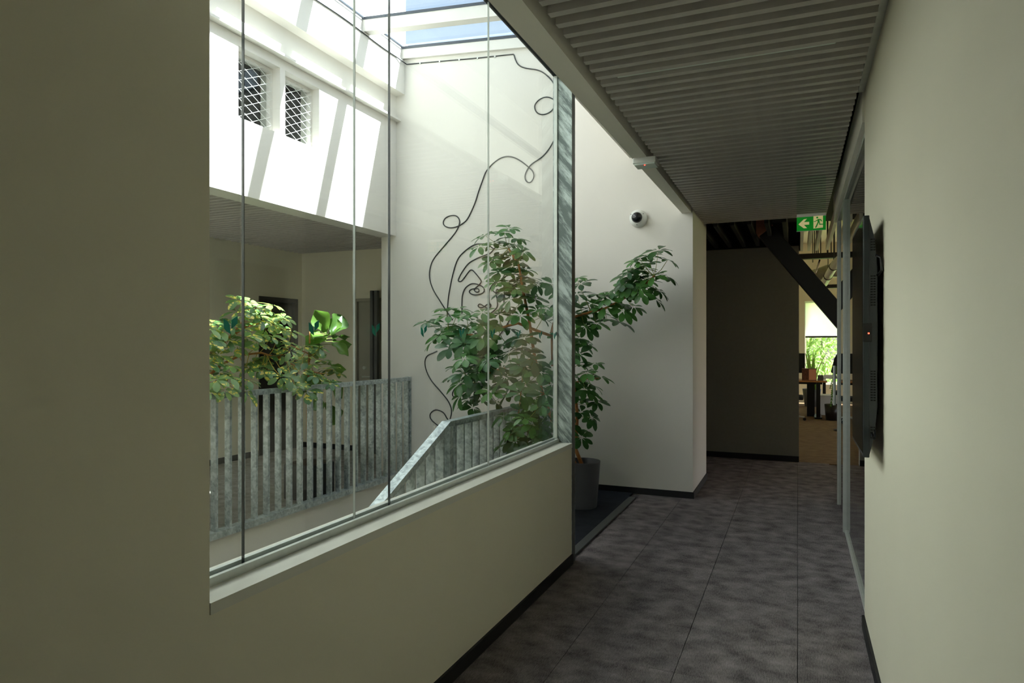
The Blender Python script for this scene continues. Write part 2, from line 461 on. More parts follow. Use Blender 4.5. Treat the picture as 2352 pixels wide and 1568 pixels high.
B(((XG - .012, YH - .012, .797), (XG + .012, YH - .002, ZS - .02))).build('end_channel', M['alu'], win)
# leaf stickers on the panes
def sticker_leaf(flip):
    pts = [(-.027, .021), (-.012, .013), (-.005, .004), (-.0015, -.022), (-.016, -.015), (-.025, -.007)] if not flip else [(.0235, .030), (.0235, .008), (.013, .0), (.0015, -.0075), (.0015, .0175), (.012, .024)]
    m = MB(); m.prism(pts, 'x', 0, .0008); return m.mesh('sticker', M['sticker'])
SL = [sticker_leaf(False), sticker_leaf(True)]
for i in range(9):
    y = 1.432 + i * .3545
    pn = [p for p, a, b in zip(panes, jy, jy[1:]) if a <= y < b]
    pn = pn[0] if pn else panes[-1]
    y = min(y, YH - .035)
    piece('leaf_sticker', SL[0], pn, (XG + .0065, y, 1.498)); piece('leaf_sticker', SL[1], pn, (XG + .0065, y, 1.498))

# ------------------------------------------------------------------ header, bulkhead, upper shell
struct('ceiling_soffit', B(((-1.497, -1.3, ZS), (-1.0, YF, 3.4))), M['white'], 'white soffit above the atrium glazing')
struct('wall_roof_edge', MB().prism([(-1.497, 3.29), (-1.95, 3.87), (-1.95, 4.39), (-1.497, 4.39)], 'y', -1.3, YF), M['white'], 'white upstand between soffit and skylight')
# bulkhead beam: skewed slightly, as the photo shows it
bk = MB(); bk.prism([(-1.03, -3.2), (-.885, -3.2), (-.915, YF), (-1.0, YF)], 'z', ZC, 3.3)
struct('trim_3', bk, M['beam'], 'painted bulkhead beam along the slatted ceiling')
# far wall and its return
fw = struct('wall_far', MB().prism([(-4.345, LOW), (-.90, LOW), (-.90, 4.40), (-1.9, 4.56), (-4.06, 4.74), (-4.345, 4.74)], 'y', YF, YF + .15).box((-5.5, YF, 2.9), (-4.345, YF + .15, 4.74)).box((-1.05, YF + .15, -.3), (-.90, 7.42, 3.3)), M['white'], 'tall white wall at the far end of the atrium')
struct('baseboard_far', B(((-2.3, YF - .012, 0), (-.90, YF, .06)), ((-.90, YF - .012, 0), (-.888, 7.42, .06))), M['base'], 'black baseboard of the white far wall')
# slatted ceiling of the corridor
ce = struct('ceiling', B(((-1.03, .55, 2.95), (.9, 7.2, 3.0))), M['void'], 'dark slatted metal ceiling of the corridor')
sm = B(((-.566, -.0175, 0), (.566, .0175, .095))).mesh('slat', M['slat'])
y = .6; i = 0
while y < 7.12:
    cx = -.293 - .005 * (y - 3)
    piece('slat', sm, ce, (cx, y, 2.675)); y += .0928
for x in (-.55, -.05):
    B(((x - .02, .5, 2.76), (x + .02, 7.12, 2.80))).build('carrier_rail', M['blackm'], ce)
cl = [(3.10, -.772, .144), (4.10, -.834, .09)]
for k, (y, a, b) in enumerate(cl):
    y = round((y - .6) / .0928 - .5) * .0928 + .6 + .0464
    o = tag(B(((a, y - .011, 2.685), (b, y + .011, 2.72))).build('ceiling_light', M['light'], bevel=.003),
            ('unlit linear ceiling light nearest the camera between two dark slats', 'unlit linear ceiling light further along towards the exit sign')[k], 'ceiling light', 'linear lights between the slats')
    B(((a + .02, y - .01, 2.72), (b - .02, y + .01, 2.95))).build('light_housing', M['blackm'], o)
# emergency light on the bulkhead
em = thing('emergency_light', 'small pale box light fixed under the painted bulkhead beam', 'emergency light', (-.922, 4.44, 2.63))
B(((-1.0, 4.375, 2.632), (-.85, 4.505, ZC))).build('housing', M['whitep'], em, bevel=.004)
B(((-.992, 4.382, 2.622), (-.858, 4.498, 2.632))).build('cover', M['light'], em)
MB().tube([(-.925, 4.40, 2.6215), (-.925, 4.40, 2.6205)], .004, 8).build('indicator_lamp', M['red'], em)

# ------------------------------------------------------------------ right side
struct('wall_right', B(((XR, -3.2, 0), (XR + .14, 3.86, 2.95))), M['paint'], 'plain grey wall along the right edge of the corridor')
struct('baseboard_right', B(((XR - .013, -3.2, 0), (XR, 3.86, .06))), M['base'], 'black baseboard of the right wall')
struct('trim_4', B(((XR - .03, -3.2, 2.735), (XR, 3.86, 2.765)), ((XR - .022, -3.2, 2.765), (XR, 3.86, 2.775))), M['alu'], 'aluminium ceiling track along the right wall')
struct('wall_header', B(((XGR - .045, 3.86, 2.58), (XGR + .09, 6.86, 2.80))), M['beam'], 'painted header above the glass partition')
gp = thing('window_2', 'full-height glass partition past the end of the right wall', 'window'); del gp['category']; gp['kind'] = 'structure'
gp.location = (XGR, 4.8, 0)
B(((XGR - .005, 3.862, .02), (XGR + .005, 4.80, 2.555))).build('pane', M['glass_g'], gp)
B(((XGR - .005, 4.804, .02), (XGR + .005, 5.72, 2.555))).build('pane', M['glass_g'], gp)
B(((XGR - .018, 3.86, 0), (XGR + .018, 5.72, .022))).build('bottom_track', M['alu'], gp)
B(((XGR - .02, 3.86, 2.55), (XGR + .02, 6.75, 2.58))).build('top_track', M['alu'], gp)
B(((XGR - .022, 5.72, 0), (XGR + .022, 5.765, 2.55)), ((XGR - .03, 5.735, 0), (XGR - .022, 5.75, 2.55))).build('frame_post', M['alu'], gp)
B(((XGR - .022, 6.69, 0), (XGR + .022, 6.735, 2.55))).build('frame_post', M['alu'], gp)
dr = thing('door_1', 'glass door with aluminium hinges at the end of the partition', 'door'); del dr['category']; dr['kind'] = 'structure'
dr.location = (XGR, 6.2, 0)
B(((XGR - .006, 5.79, .02), (XGR + .006, 6.675, 2.5))).build('pane', M['glass_g'], dr)
for z in (.25, 1.25, 2.2):
    B(((XGR - .02, 5.776, z), (XGR + .02, 5.84, z + .16))).build('hinge', M['alu'], dr)
MB().tube([(XGR - .05, 6.6, .9), (XGR - .05, 6.6, 1.25)], .012, 10).build('pull_handle', M['alu'], dr)

# meeting room behind the partition
struct('floor_meeting', B(((XGR + .1, 3.6, -.3), (4.0, 6.85, -.001))), M['carpet'], 'carpet floor of the room behind the glass partition')
struct('wall_meeting', B(((4.0, 3.5, 0), (4.1, 6.9, 3.0)), ((XR + .14, 3.6, 0), (4.0, 3.7, 3.0)), ((XGR + .05, 6.76, 0), (4.0, 6.86, 3.0))), M['darkwall'], 'dark walls of the room behind the glass partition')
struct('ceiling_meeting', B(((.9, 3.5, 2.95), (4.1, 6.9, 3.0))), M['void'], 'dark ceiling of the room behind the glass partition')
chr_ = thing('meeting_chair', 'dark chair on chrome legs behind the glass partition below the TV', 'chair', (.95, 5.3, 0))
B(((.72, 5.08, .43), (1.18, 5.52, .48))).build('seat', M['fabric'], chr_, bevel=.02)
B(((1.14, 5.08, .5), (1.19, 5.52, .92))).build('backrest', M['fabric'], chr_, bevel=.02)
for yy in (5.08, 5.52):
    MB().tube([(1.15, yy, .02), (.72, yy, .02), (.70, yy, .05), (.74, yy, .44), (1.16, yy, .46), (1.18, yy, .9)], .011, 8).build('leg', M['chrome'], chr_, True)

# television hung upright on the right wall
tv = thing('television', 'black flat television hung upright on the right wall seen edge-on', 'television', (.28, 3.3, 1.0))
tx, ty0, ty1, tz0, tz1 = .242, 3.02, 3.60, .993, 1.961
B(((tx, ty0, tz0), (tx + .022, ty1, tz1))).build('bezel', M['tvbezel'], tv, bevel=.003)
B(((tx - .0012, ty0 + .02, tz0 + .015), (tx, ty1 - .012, tz1 - .015))).build('screen', M['screen'], tv)
bh = MB(); bh.prism([(tx + .022, tz0 + .01), (tx + .04, tz0 + .09), (tx + .05, tz0 + .2), (tx + .05, tz1 - .2), (tx + .04, tz1 - .09), (tx + .022, tz1 - .01)], 'y', ty0 + .006, ty1 - .006)
back = bh.build('back_housing', M['tvback'], tv)
for z0, n in ((1.07, 5), (1.22, 12), (1.60, 12), (1.82, 5)):
    v = MB()
    for k in range(n):
        for q in range(2): v.box((tx + .026 + q * .010, ty0 + .004, z0 + k * .0105), (tx + .034 + q * .010, ty0 + .0062, z0 + k * .0105 + .005))
    tag(v.build('vent_grille', M['void'], back), kind='stuff')
ir = B(((tx - .002, ty0 - .006, 1.455), (tx + .03, ty0 + .004, 1.53))).build('sensor_bar', M['black'], tv, bevel=.002)
B(((tx + .016, ty0 - .0065, 1.487), (tx + .021, ty0 - .006, 1.492))).build('standby_lamp', M['red'], ir)
B(((tx + .05, 3.22, 1.15), (XR - .001, 3.42, 1.80))).build('wall_bracket', M['blackm'], tv)
MB().tube([(tx + .045, ty0 + .01, 1.80), (tx + .062, ty0 + .0, 1.79), (tx + .066, ty0, 1.74), (tx + .05, ty0 + .01, 1.72)], .006, 8).build('cable_clip', M['black'], tv, True)
MB().tube([(tx + .03, ty0 - .003, 1.09), (tx + .031, ty0 - .012, 1.075), (tx + .037, ty0 - .012, 1.07), (tx + .042, ty0 - .006, 1.085), (tx + .042, ty0 + .01, 1.10)], .004, 8).build('cable_hook', M['black'], tv, True)

# exit sign with arrow and running figure
ex = thing('exit_sign', 'green emergency exit sign with arrow and running figure hanging from the ceiling', 'exit sign', (.092, 5.4, 2.28))
ey = 5.4; ex0, ex1, ez0, ez1 = -.006, .190, 2.279, 2.381
B(((ex0, ey, ez0), (ex1, ey + .008, ez1))).build('panel', M['green'], ex)
B(((ex0 - .002, ey - .001, ez0 - .0025), (ex1 + .002, ey + .009, ez0))).build('edge_trim', M['whitep'], ex); B(((ex0 - .002, ey - .001, ez1), (ex1 + .002, ey + .009, ez1 + .002))).build('edge_trim', M['whitep'], ex)
B(((ex0, ey - .012, ez1 + .002), (ex1, ey + .02, ez1 + .020))).build('lamp_rail', M['beam'], ex)
B(((ex0, ey + .002, ez1 + .02), (ex1, ey + .006, ZC + .01))).build('acrylic_hanger', M['glass_g'], ex)
def sgn(px, py): return (ex0 + (px - 115) / 755 * (ex1 - ex0), ez0 + (790 - py) / 345 * (ez1 - ez0))
def shape(name, pts, m_, d0, d1):
    mb = MB(); mb.prism([sgn(*p) for p in pts], 'y', ey - d1, ey - d0); mb.build(name, m_, ex)
shape('arrow', [(160, 620), (300, 500), (385, 490), (305, 570), (440, 570), (440, 640), (305, 640), (385, 725), (300, 725)], M['cream'], 0, .0012)
shape('doorway', [(550, 430), (795, 425), (795, 735), (550, 745)], M['cream'], 0, .0012)
shape('figure_body', [(620, 545), (675, 515), (745, 525), (775, 575), (750, 580), (725, 545), (705, 545), (720, 635), (830, 645), (830, 665), (700, 660), (690, 600), (630, 720), (600, 735), (595, 715), (655, 600), (655, 550), (600, 580), (555, 580), (555, 565), (595, 565)], M['green'], .0012, .002)
shape('figure_head', [(648 + 26 * math.cos(a * math.pi / 6), 480 + 24 * math.sin(a * math.pi / 6)) for a in range(12)], M['green'], .0012, .002)

# dome camera, socket
dc = thing('dome_camera', 'white dome security camera on the upper far wall', 'security camera', (-1.408, YF, 2.64))
prof = [(.0, 0), (.085, 0), (.085, .018), (.080, .05), (.066, .074), (.050, .082)]
def dome_xf(mb):
    mb.v = [(-1.408 + x, YF - z, 2.647 + yv) for x, yv, z in mb.v]; return mb
dome_xf(MB().lathe(prof, 28)).build('housing', M['whitep'], dc, True)
dome_xf(MB().lathe([(.052, .076), (.049, .095), (.040, .110), (.022, .120), (.001, .122)], 24)).build('dome_cover', M['lens'], dc, True)
for a in range(3):
    an = a * 2.094 + .5
    dome_xf(MB().lathe([(.004, .0745), (.004, .077), (.0001, .077)], 8, (.068 * math.cos(an), .068 * math.sin(an), 0))).build('screw', M['blackm'], dc)
so = thing('wall_socket', 'small white wall box on the white wall beside the railing end', 'wall socket', (-3.99, YF, .69))
B(((-4.03, YF - .016, .67), (-3.965, YF, .735))).build('cover_plate', M['whitep'], so, bevel=.003)
B(((-4.008, YF - .0175, .692), (-3.987, YF - .016, .713))).build('insert', M['steel_dark'], so)

# ------------------------------------------------------------------ upper atrium wall with mesh windows
wins = [(4.11, 4.585, 3.275, 3.85), (4.648, 5.105, 3.275, 3.85)]
uw = MB(); wall_holes(uw, 'x', XU - .22, XU, -1.3, YF, 2.652, 4.75, wins)
struct('wall_atrium', uw, M['white'], 'sunlit white upper wall on the far side of the atrium')
struct('trim_5', B(((XU, -1.3, 3.932), (XU + .066, YF, 3.952))), M['white'], 'thin white steel flange running along the sunlit wall')
struct('trim_6', B(((XU - .05, -1.3, 4.222), (XU + .115, YF, 4.60)), ((XU - .05, -1.3, 4.60), (XU + .10, YF, 4.72))), M['white'], 'white fascia below the skylight on the sunlit wall')
struct('wall_attic', B(((XU - .9, 3.9, 3.0), (XU - .85, 5.4, 4.1)), ((XU - .85, 3.9, 3.0), (XU - .22, 3.95, 4.1)), ((XU - .85, 5.35, 3.0), (XU - .22, 5.4, 4.1)), ((XU - .85, 3.95, 3.0), (XU - .22, 5.35, 3.05)), ((XU - .85, 3.95, 4.05), (XU - .22, 5.35, 4.1))), M['void'], 'black box standing in for the unlit space behind the mesh windows')  # closed black box: darkness of the interior is put into its colour
for k, (y0, y1, z0, z1) in enumerate(wins):
    W = thing('window_%d' % (k + 3), ('recessed window with white diamond wire mesh nearer the camera', 'recessed window with white diamond wire mesh nearer the far wall')[k], 'w', (XU - .1, (y0 + y1) / 2, z0))
    del W['category']; W['kind'] = 'structure'
    t = .028; xf0, xf1 = XU - .14, XU - .085
    B(((xf0, y0, z0), (xf1, y0 + t, z1)), ((xf0, y1 - t, z0), (xf1, y1, z1)), ((xf0, y0 + t, z0), (xf1, y1 - t, z0 + t)), ((xf0, y0 + t, z1 - t), (xf1, y1 - t, z1))).build('window_frame', M['white'], W)
    B(((XU - .132, y0 + t, z0 + t), (XU - .128, y1 - t, z1 - t))).build('pane', M['glass'], W)
    a0, a1, b0, b1 = y0 + t * .5, y1 - t * .5, z0 + t * .5, z1 - t * .5
    stp = .0745; sl = .5
    for sg, xx in ((1, XU - .078), (-1, XU - .083)):
        c = -1.2
        while c < 1.4:
            # line z - b0 = sg*sl*(y-a0) + c
            pts = []
            for yy in (a0, a1):
                zz = b0 + sg * sl * (yy - a0) + c
                if b0 <= zz <= b1: pts.append((yy, zz))
            for zz in (b0, b1):
                yy = a0 + (zz - b0 - c) / (sg * sl)
                if a0 < yy < a1: pts.append((yy, zz))
            if len(pts) >= 2 and (Vector(pts[0]) - Vector(pts[1])).length > .03:
                MB().tube([(xx, *pts[0]), (xx, *pts[1])], .0021, 5).build('wire', M['whitep'], W)
            c += stp

# skylight
SLOPE = .084
def zsky(x): return 4.66 - (x + 4.02) * SLOPE
sk = thing('window_5', 'long sloping glass skylight over the atrium', 'w', (-2.9, 2.6, 4.6)); del sk['category']; sk['kind'] = 'structure'
ry = [YF - .05 - .0, 5.70, 4.85, 4.0, 3.15, 2.30, 1.45, .60, -.25, -1.10]
xl, xr = -4.06, -1.90
for k, y in enumerate(ry):
    if k == 0: continue
    m_ = MB(); m_.prism([(xl, zsky(xl) - .06), (xr, zsky(xr) - .06), (xr, zsky(xr) + .07), (xl, zsky(xl) + .07)], 'y', y - .05, y + .05)
    m_.build('rafter', M['white'], sk)
    g_ = MB(); g_.prism([(xl, zsky(xl) + .058), (xr, zsky(xr) + .058), (xr, zsky(xr) + .085), (xl, zsky(xl) + .085)], 'y', y - .056, y + .056)
    g_.build('gasket', M['gasket_b'], sk)
for a, b in zip(ry[1:], ry):
    m_ = MB(); m_.prism([(xl - .05, zsky(xl) + .085), (xr + .05, zsky(xr) + .085), (xr + .05, zsky(xr) + .10), (xl - .05, zsky(xl) + .10)], 'y', a - .0, b - (.0 if b < 6 else -.02))
    m_.build('pane', M['glass_sky'], sk)
m_ = MB(); m_.prism([(xl, zsky(xl) - .05), (xr, zsky(xr) - .05), (xr, zsky(xr) + .085), (xl, zsky(xl) + .085)], 'y', YF - .04, YF)
m_.build('edge_rail', M['white'], sk)
m_ = MB(); m_.prism([(xl, zsky(xl) + .055), (xr, zsky(xr) + .055), (xr, zsky(xr) + .084), (xl, zsky(xl) + .084)], 'y', YF - .046, YF - .04)
m_.build('gasket', M['gasket_b'], sk)
B(((xl + .012, -1.2, zsky(xl) + .068), (xl + .03, YF - .04, zsky(xl) + .084))).build('gasket', M['gasket_b'], sk)
# roofs close the building around the skylight
struct('ceiling_roof', B(((-1.95, -3.4, 4.39), (7.2, YF + .2, 4.6)), ((-9, -3.4, 4.72), (-4.10, 7.9, 4.85)), ((-9, YF + .15, 4.30), (-1.0, 9.2, 4.40)), ((-4.2, -3.4, 4.5), (-1.9, -1.15, 4.8))), M['white'], 'flat roof around the skylight')
struct('wall_exterior', B(((-9.5, -6, 4.85), (-6.27, 10.0, 8.2))), M['white_ext'], 'sunlit white outer wall seen through the skylight')
struct('wall_roof_infill', B(((-1.5, -3.4, 3.4), (-1.4, 9.0, 4.4)), ((-1.0, YF + .15, 3.3), (-.9, 9.2, 4.95)), ((-1.62, -3.4, 3.3), (-.9, -1.2, 3.42))), M['white'])

# ------------------------------------------------------------------ walkway beyond the stairwell
dl = (6.68, 7.40, 0, 2.06)
ww = MB(); wall_holes(ww, 'x', XW - .12, XW, -1.2, 7.62, 0, 2.9, [dl])
struct('wall_walkway', ww, M['paint'], 'shaded grey wall behind the walkway')
dn = (-5.50, -4.72, 0, 2.05)
we = MB(); wall_holes(we, 'y', 7.5, 7.62, XW, -4.2, 0, 2.9, [dn])
struct('wall_walkway_end', we, M['paint'], 'grey end wall of the walkway with a door')
struct('wall_walkway_near', B(((XW - .12, -1.3, 0), (XRAIL, -1.2, 2.9))), M['paint'])
struct('wall_pier', B(((-4.345, YF + .15, 0), (-4.22, 7.62, 2.9))), M['paint'], 'side of the walkway recess beside the far wall')
struct('baseboard_walkway', B(((XW, -1.2, 0), (XW + .013, 6.66, .07)), ((XW, 7.42, 0), (XW + .013, 7.5, .07)), ((XW, 7.487, 0), (-5.52, 7.5, .07))), M['base'], 'black baseboard of the walkway')
cw = struct('ceiling_walkway', B(((XW - .12, -1.3, 2.86), (XU - .1, 7.62, 2.90))), M['void'], 'dark slatted ceiling above the walkway')
swm = B(((-1.01, -.015, 0), (1.01, .015, .08))).mesh('slat', M['slat'])
y = 1.6
while y < 7.48:
    piece('slat', swm, cw, (-5.39, y, 2.70)); y += .0928
d2 = thing('door_2', 'dark door in the shaded wall behind the sunlit plant', 'd', (XW - .06, 7.04, 0)); del d2['category']; d2['kind'] = 'structure'
B(((XW - .08, 6.74, 0), (XW - .04, 7.34, 2.0))).build('door_leaf', M['doorblack'], d2)
B(((XW - .11, 6.68, 0), (XW + .02, 6.74, 2.06)), ((XW - .11, 7.34, 0), (XW + .02, 7.40, 2.06)), ((XW - .11, 6.74, 2.0), (XW + .02, 7.34, 2.06))).build('door_frame', M['doorblack'], d2)
d3 = thing('door_3', 'grey panelled door with lever handle at the end of the walkway', 'd', (-5.1, 7.55, 0)); del d3['category']; d3['kind'] = 'structure'
B(((-5.46, 7.53, 0), (-4.76, 7.57, 2.01))).build('door_leaf', M['door'], d3)
B(((-5.50, 7.485, 0), (-5.46, 7.62, 2.05)), ((-4.76, 7.485, 0), (-4.72, 7.62, 2.05)), ((-5.46, 7.485, 2.01), (-4.76, 7.62, 2.05))).build('door_frame', M['door'], d3)
B(((-5.36, 7.522, .25), (-4.86, 7.53, .85)), ((-5.36, 7.522, 1.15), (-4.86, 7.53, 1.85))).build('door_panel', M['door'], d3)
hd = MB().tube([(-5.36, 7.53, 1.0), (-5.36, 7.48, 1.0)], .012, 8).tube([(-5.37, 7.48, 1.0), (-5.22, 7.48, 1.0)], .011, 8).build('lever_handle', M['alu'], d3)
MB().tube([(-5.36, 7.53, 1.12), (-5.36, 7.505, 1.12)], .022, 12).build('lock_cylinder', M['alu'], d3)
lk = tag(B(((-5.16, 7.36, 0), (-5.12, 7.44, 2.14)), ((-5.10, 7.37, 0), (-5.06, 7.43, 2.14)), ((-5.12, 7.39, 0), (-5.10, 7.41, 2.14))).build('metal_column', M['steel_dark']), 'slim blue-grey metal profile standing before the walkway door', 'column')

# ------------------------------------------------------------------ railings
def railing(name, label, X, segs, pitch, zb_of, bar_w, tw=.07):
    r = thing(name, label, 'railing', (X, segs[0][0][0], 0))
    for (y0, z0), (y1, z1), (zb0, zb1) in segs:
        L = math.hypot(y1 - y0, z1 - z0)
        MB().bar((X, y0, z0 - .02), (X, y1, z1 - .02), tw, .04).build('handrail', M['galv'], r)
        MB().bar((X, y0, zb0), (X, y1, zb1), tw + .01, .05).build('bottom_channel', M['galv'], r)
    return r
rl = railing('stair_railing', 'long galvanised steel railing along the walkway across the stairwell', XRAIL, [((1.4, 1.08), (YF - .03, 1.075), (.03, .03))], .13, None, .065)
bm = B(((-.026, -.011, 0), (.026, .011, .985))).mesh('baluster', M['galv'])
y = YF - .06
while y > 1.4:
    piece('baluster', bm, rl, (XRAIL, y, .055)); y -= .1325
for yy in (1.42, YF - .016):
    B(((XRAIL - .035, yy - .006, .0), (XRAIL + .035, yy + .006, 1.08))).build('end_plate', M['galv'], rl)
bolt = MB().tube([(0, 0, 0), (0, 0, .012)], .009, 6).mesh('bolt', M['chrome'])
y = 2.0
while y < YF:
    piece('bolt', bolt, rl, (XRAIL + .0, y, .055)); y += .53
XS = -2.3; ytop = 4.206; sl = (.895 - .465) / (ytop - 3.282); y0s = 1.6
rs = railing('stair_railing', 'galvanised railing that slopes down with the stairs just behind the half wall', XS,
             [((ytop, .895), (YF - .03, .895), (.03, .03)), ((y0s, .895 - sl * (ytop - y0s)), (ytop + .01, .897), (.02 - sl * (ytop - y0s), .02))], .13, None, .065)
bm2 = B(((-.032, -.008, 0), (.032, .008, .83))).mesh('baluster', M['galv'])
y = ytop + .09
while y < YF - .05:
    piece('baluster', bm2, rs, (XS, y, .03)); y += .128
y = ytop - .09
while y > y0s + .05:
    z = sl * (ytop - y)
    piece('baluster', bm2, rs, (XS, y, .02 - z)); y -= .128
B(((XS - .045, ytop - .025, -.1), (XS + .045, ytop + .025, .86))).build('corner_post', M['galv'], rs)

# ------------------------------------------------------------------ cable drawing on the white wall
def smooth_path(pts, n=5):
    out = []
    P = [pts[0]] + pts + [pts[-1]]
    for i in range(1, len(P) - 2):
        p0, p1, p2, p3 = P[i - 1], P[i], P[i + 1], P[i + 2]
        for k in range(n):
            t = k / n
            out.append(tuple(.5 * (2 * p1[j] + (p2[j] - p0[j]) * t + (2 * p0[j] - 5 * p1[j] + 4 * p2[j] - p3[j]) * t * t + (3 * p1[j] - p0[j] - 3 * p2[j] + p3[j]) * t ** 3) for j in range(2)))
    out.append(pts[-1]); return out
cb = thing('cable_drawing', 'black cable fixed to the white wall in a looping face-like line', 'cable', (-2.6, YF, 1.0))
strokes = [
    [(945, 147), (1010, 141), (1100, 133), (1170, 125.5), (1180, 126), (1183, 135), (1190, 148), (1205, 156), (1235, 161), (1252, 170), (1268, 186), (1277, 205), (1279, 222), (1272, 247), (1260, 259), (1245, 263), (1232, 257), (1228, 243), (1237, 230), (1252, 223), (1265, 225), (1276, 234), (1283, 260), (1284, 290), (1277, 312), (1262, 340), (1245, 360), (1222, 376), (1212, 388), (1206, 402), (1207, 413), (1214, 419), (1221, 416), (1226, 405), (1223, 393), (1213, 383), (1195, 369), (1175, 360), (1155, 361), (1135, 373), (1117, 393), (1108, 415), (1099, 440), (1090, 468), (1075, 500), (1064, 512), (1050, 520), (1035, 523), (1022, 519), (1018, 510), (1024, 500), (1036, 495), (1048, 496), (1055, 505), (1054, 517), (1045, 535), (1020, 565), (997, 593), (988, 615), (987, 640), (995, 665), (1010, 690), (1024, 712), (1040, 735)],
    [(1027, 730), (1028, 705), (1031, 675), (1040, 630), (1051, 596), (1067, 577), (1088, 562.5), (1102, 560), (1119, 562), (1135, 572)],
    [(1170, 560), (1154, 557), (1142, 562), (1135, 571), (1126, 581), (1111, 587), (1094, 594), (1076, 605), (1061, 625), (1053, 641), (1054, 646), (1060, 645), (1069, 634), (1078, 622), (1083, 620), (1088, 623), (1099, 636), (1105, 645), (1102, 652), (1092, 661), (1089, 666), (1094, 670.5), (1100, 669), (1098, 663), (1090, 662.5), (1081, 665), (1078, 670), (1083, 675), (1094, 677), (1106, 674), (1112, 668), (1110, 660), (1099, 653.5), (1086, 651), (1076, 655), (1067, 664), (1062, 679), (1061, 696), (1061, 720)],
    [(1115, 712), (1121, 708), (1127, 703), (1126, 698), (1119, 699), (1110, 705), (1102, 706), (1098, 702), (1102, 698), (1110, 702), (1118, 707), (1126, 706), (1123, 690), (1123, 670), (1130, 655), (1140, 645)],
    [(1132, 667), (1138, 672), (1147, 669), (1142, 664), (1139, 672), (1142, 690), (1141, 706), (1126, 720), (1115, 730)],
    [(1158, 665), (1158, 680), (1157, 700)],
    [(1174, 728), (1160, 752), (1140, 779), (1130, 798), (1145, 792), (1165, 795)],
    [(1004, 806), (996, 810), (981.5, 817), (976, 830), (979, 850), (991, 874), (1013, 900), (1030, 922), (1037, 942), (1034, 961), (1026, 985)],
    [(1034, 968), (1027, 961), (1018, 947), (1001, 941), (989, 949), (989, 961), (1002, 974), (1020, 985)],
    [(1062, 880), (1045, 892), (1039, 905), (1045, 912), (1060, 906)],
]
for st in strokes:
    pts = [at_y(x, y, YF - .006) for x, y in smooth_path(st)]
    MB().tube(pts, .0062, 6).build('cable', M['cable'], cb, True)
pts = [Vector((XU + .122, y, 4.575 + .008 * math.sin(y * 5))) for y in [i * .12 for i in range(8, 53)]] + [Vector((-4.0, YF - .02, 4.55)), at_y(945, 147, YF - .006)]
MB().tube(pts, .0062, 6).build('cable', M['cable'], cb, True)
clip = B(((-.008, -.006, -.010), (.008, .006, .010))).mesh('cable_clip', M['whitep'])
for x, y in ((965, 145), (1010, 141), (1055, 137), (1097, 133.5), (1137, 130)): piece('cable_clip', clip, cb, at_y(x, y, YF - .006))

# ------------------------------------------------------------------ end of corridor
struct('wall_back', B(((-2.4, 8.9, 0), (.015, 9.02, 2.64))), M['darkwall'], 'charcoal wall closing the end of the corridor')
struct('baseboard_back', B(((-2.4, 8.888, 0), (.015, 8.9, .07))), M['base'], 'black baseboard of the charcoal wall')
struct('wall_side_recess', B(((-2.5, 7.42, 0), (-1.05, 7.52, 3.3)), ((-2.5, 7.4, 0), (-2.4, 9.02, 3.3))), M['darkwall'], 'dark walls of the side recess')
cb2 = struct('ceiling_end', B(((-2.5, 7.2, 2.95), (.9, 9.1, 3.0))), M['void'], 'black ceiling with hanging baffles before the office')
bf = B(((-.02, 7.22, 2.66), (.02, 8.9, 2.86))).mesh('baffle', M['blackm'])
for k in range(8): piece('baffle', bf, cb2, (-1.28 + k * .165, 0, 0))
bf_lit = B(((-.016, 7.22, 2.62), (.016, 9.3, 2.74))).mesh('baffle', M['beam'])  # lit baffles: the light on them is put into a pale colour
for k, x in enumerate((.045, .13, .22, .34)): piece('baffle', bf_lit, cb2, (x, 0, 0))
st_ = thing('diagonal_strut', 'black diagonal steel brace crossing in front of the charcoal wall', 'steel brace', (1.7, 8.2, 0))
d_ = Vector((.41 + .25, 0, 1.771 - 2.63)).normalized()
pa = Vector((-.40, 8.2, 2.81)); pm = Vector((-.33, 8.2, 2.72)); k_ = (2.72) / -d_.z
MB().bar(pm, pm + d_ * k_, .19, .19, (0, 1, 0)).build('brace', M['strut'], st_, bevel=.01)
MB().bar(pm - d_ * .2, pm, .186, .186, (0, 1, 0)).build('primed_end', M['primer'], st_)

# ------------------------------------------------------------------ open office beyond
struct('floor_office', B(((XGR + .1, 6.86, -.3), (7.0, 9.02, -.002)), ((-1.5, 8.92, -.3), (7.0, 18.2, 0))), M['carpet_o'], 'brown carpet floor of the open office')
ow = MB(); wall_holes(ow, 'y', 18.0, 18.25, -1.5, 7.0, 0, 3.9, [(.16, 3.2, .45, 2.48)])
struct('wall_office', ow, M['paint'], 'beige far wall of the office with windows')
struct('wall_office_left', B(((-1.6, 9.02, 0), (-1.5, 18.2, 3.9))), M['paint'])
orr = MB(); wall_holes(orr, 'x', 7.0, 7.2, 6.8, 18.2, 0, 3.9, [(7.5, 11.3, .6, 2.9), (11.8, 17.0, .6, 2.9)])  # window openings out of view, added to bring daylight into the office
struct('wall_office_right', orr, M['paint'], 'unseen right wall of the office with openings added to let daylight in')
struct('wall_office_near', B(((4.0, 6.8, 0), (7.0, 6.9, 3.9)), ((XGR + .05, 6.76, 3.0), (7.0, 6.86, 3.9))), M['paint'])
struct('ceiling_office', B(((-1.6, 9.3, 3.9), (7.2, 18.3, 4.0)), ((.9, 6.8, 3.9), (7.2, 9.3, 4.0)), ((.85, 6.8, 3.0), (.9, 9.3, 4.0))), M['paint'], 'beige ceiling of the office')
struct('wall_lintel', B(((-2.4, 9.02, 2.60), (.03, 9.12, 3.0)), ((-1.6, 9.02, 3.0), (.9, 9.32, 4.0))), M['blackm'], 'black lintel zone above the charcoal wall')
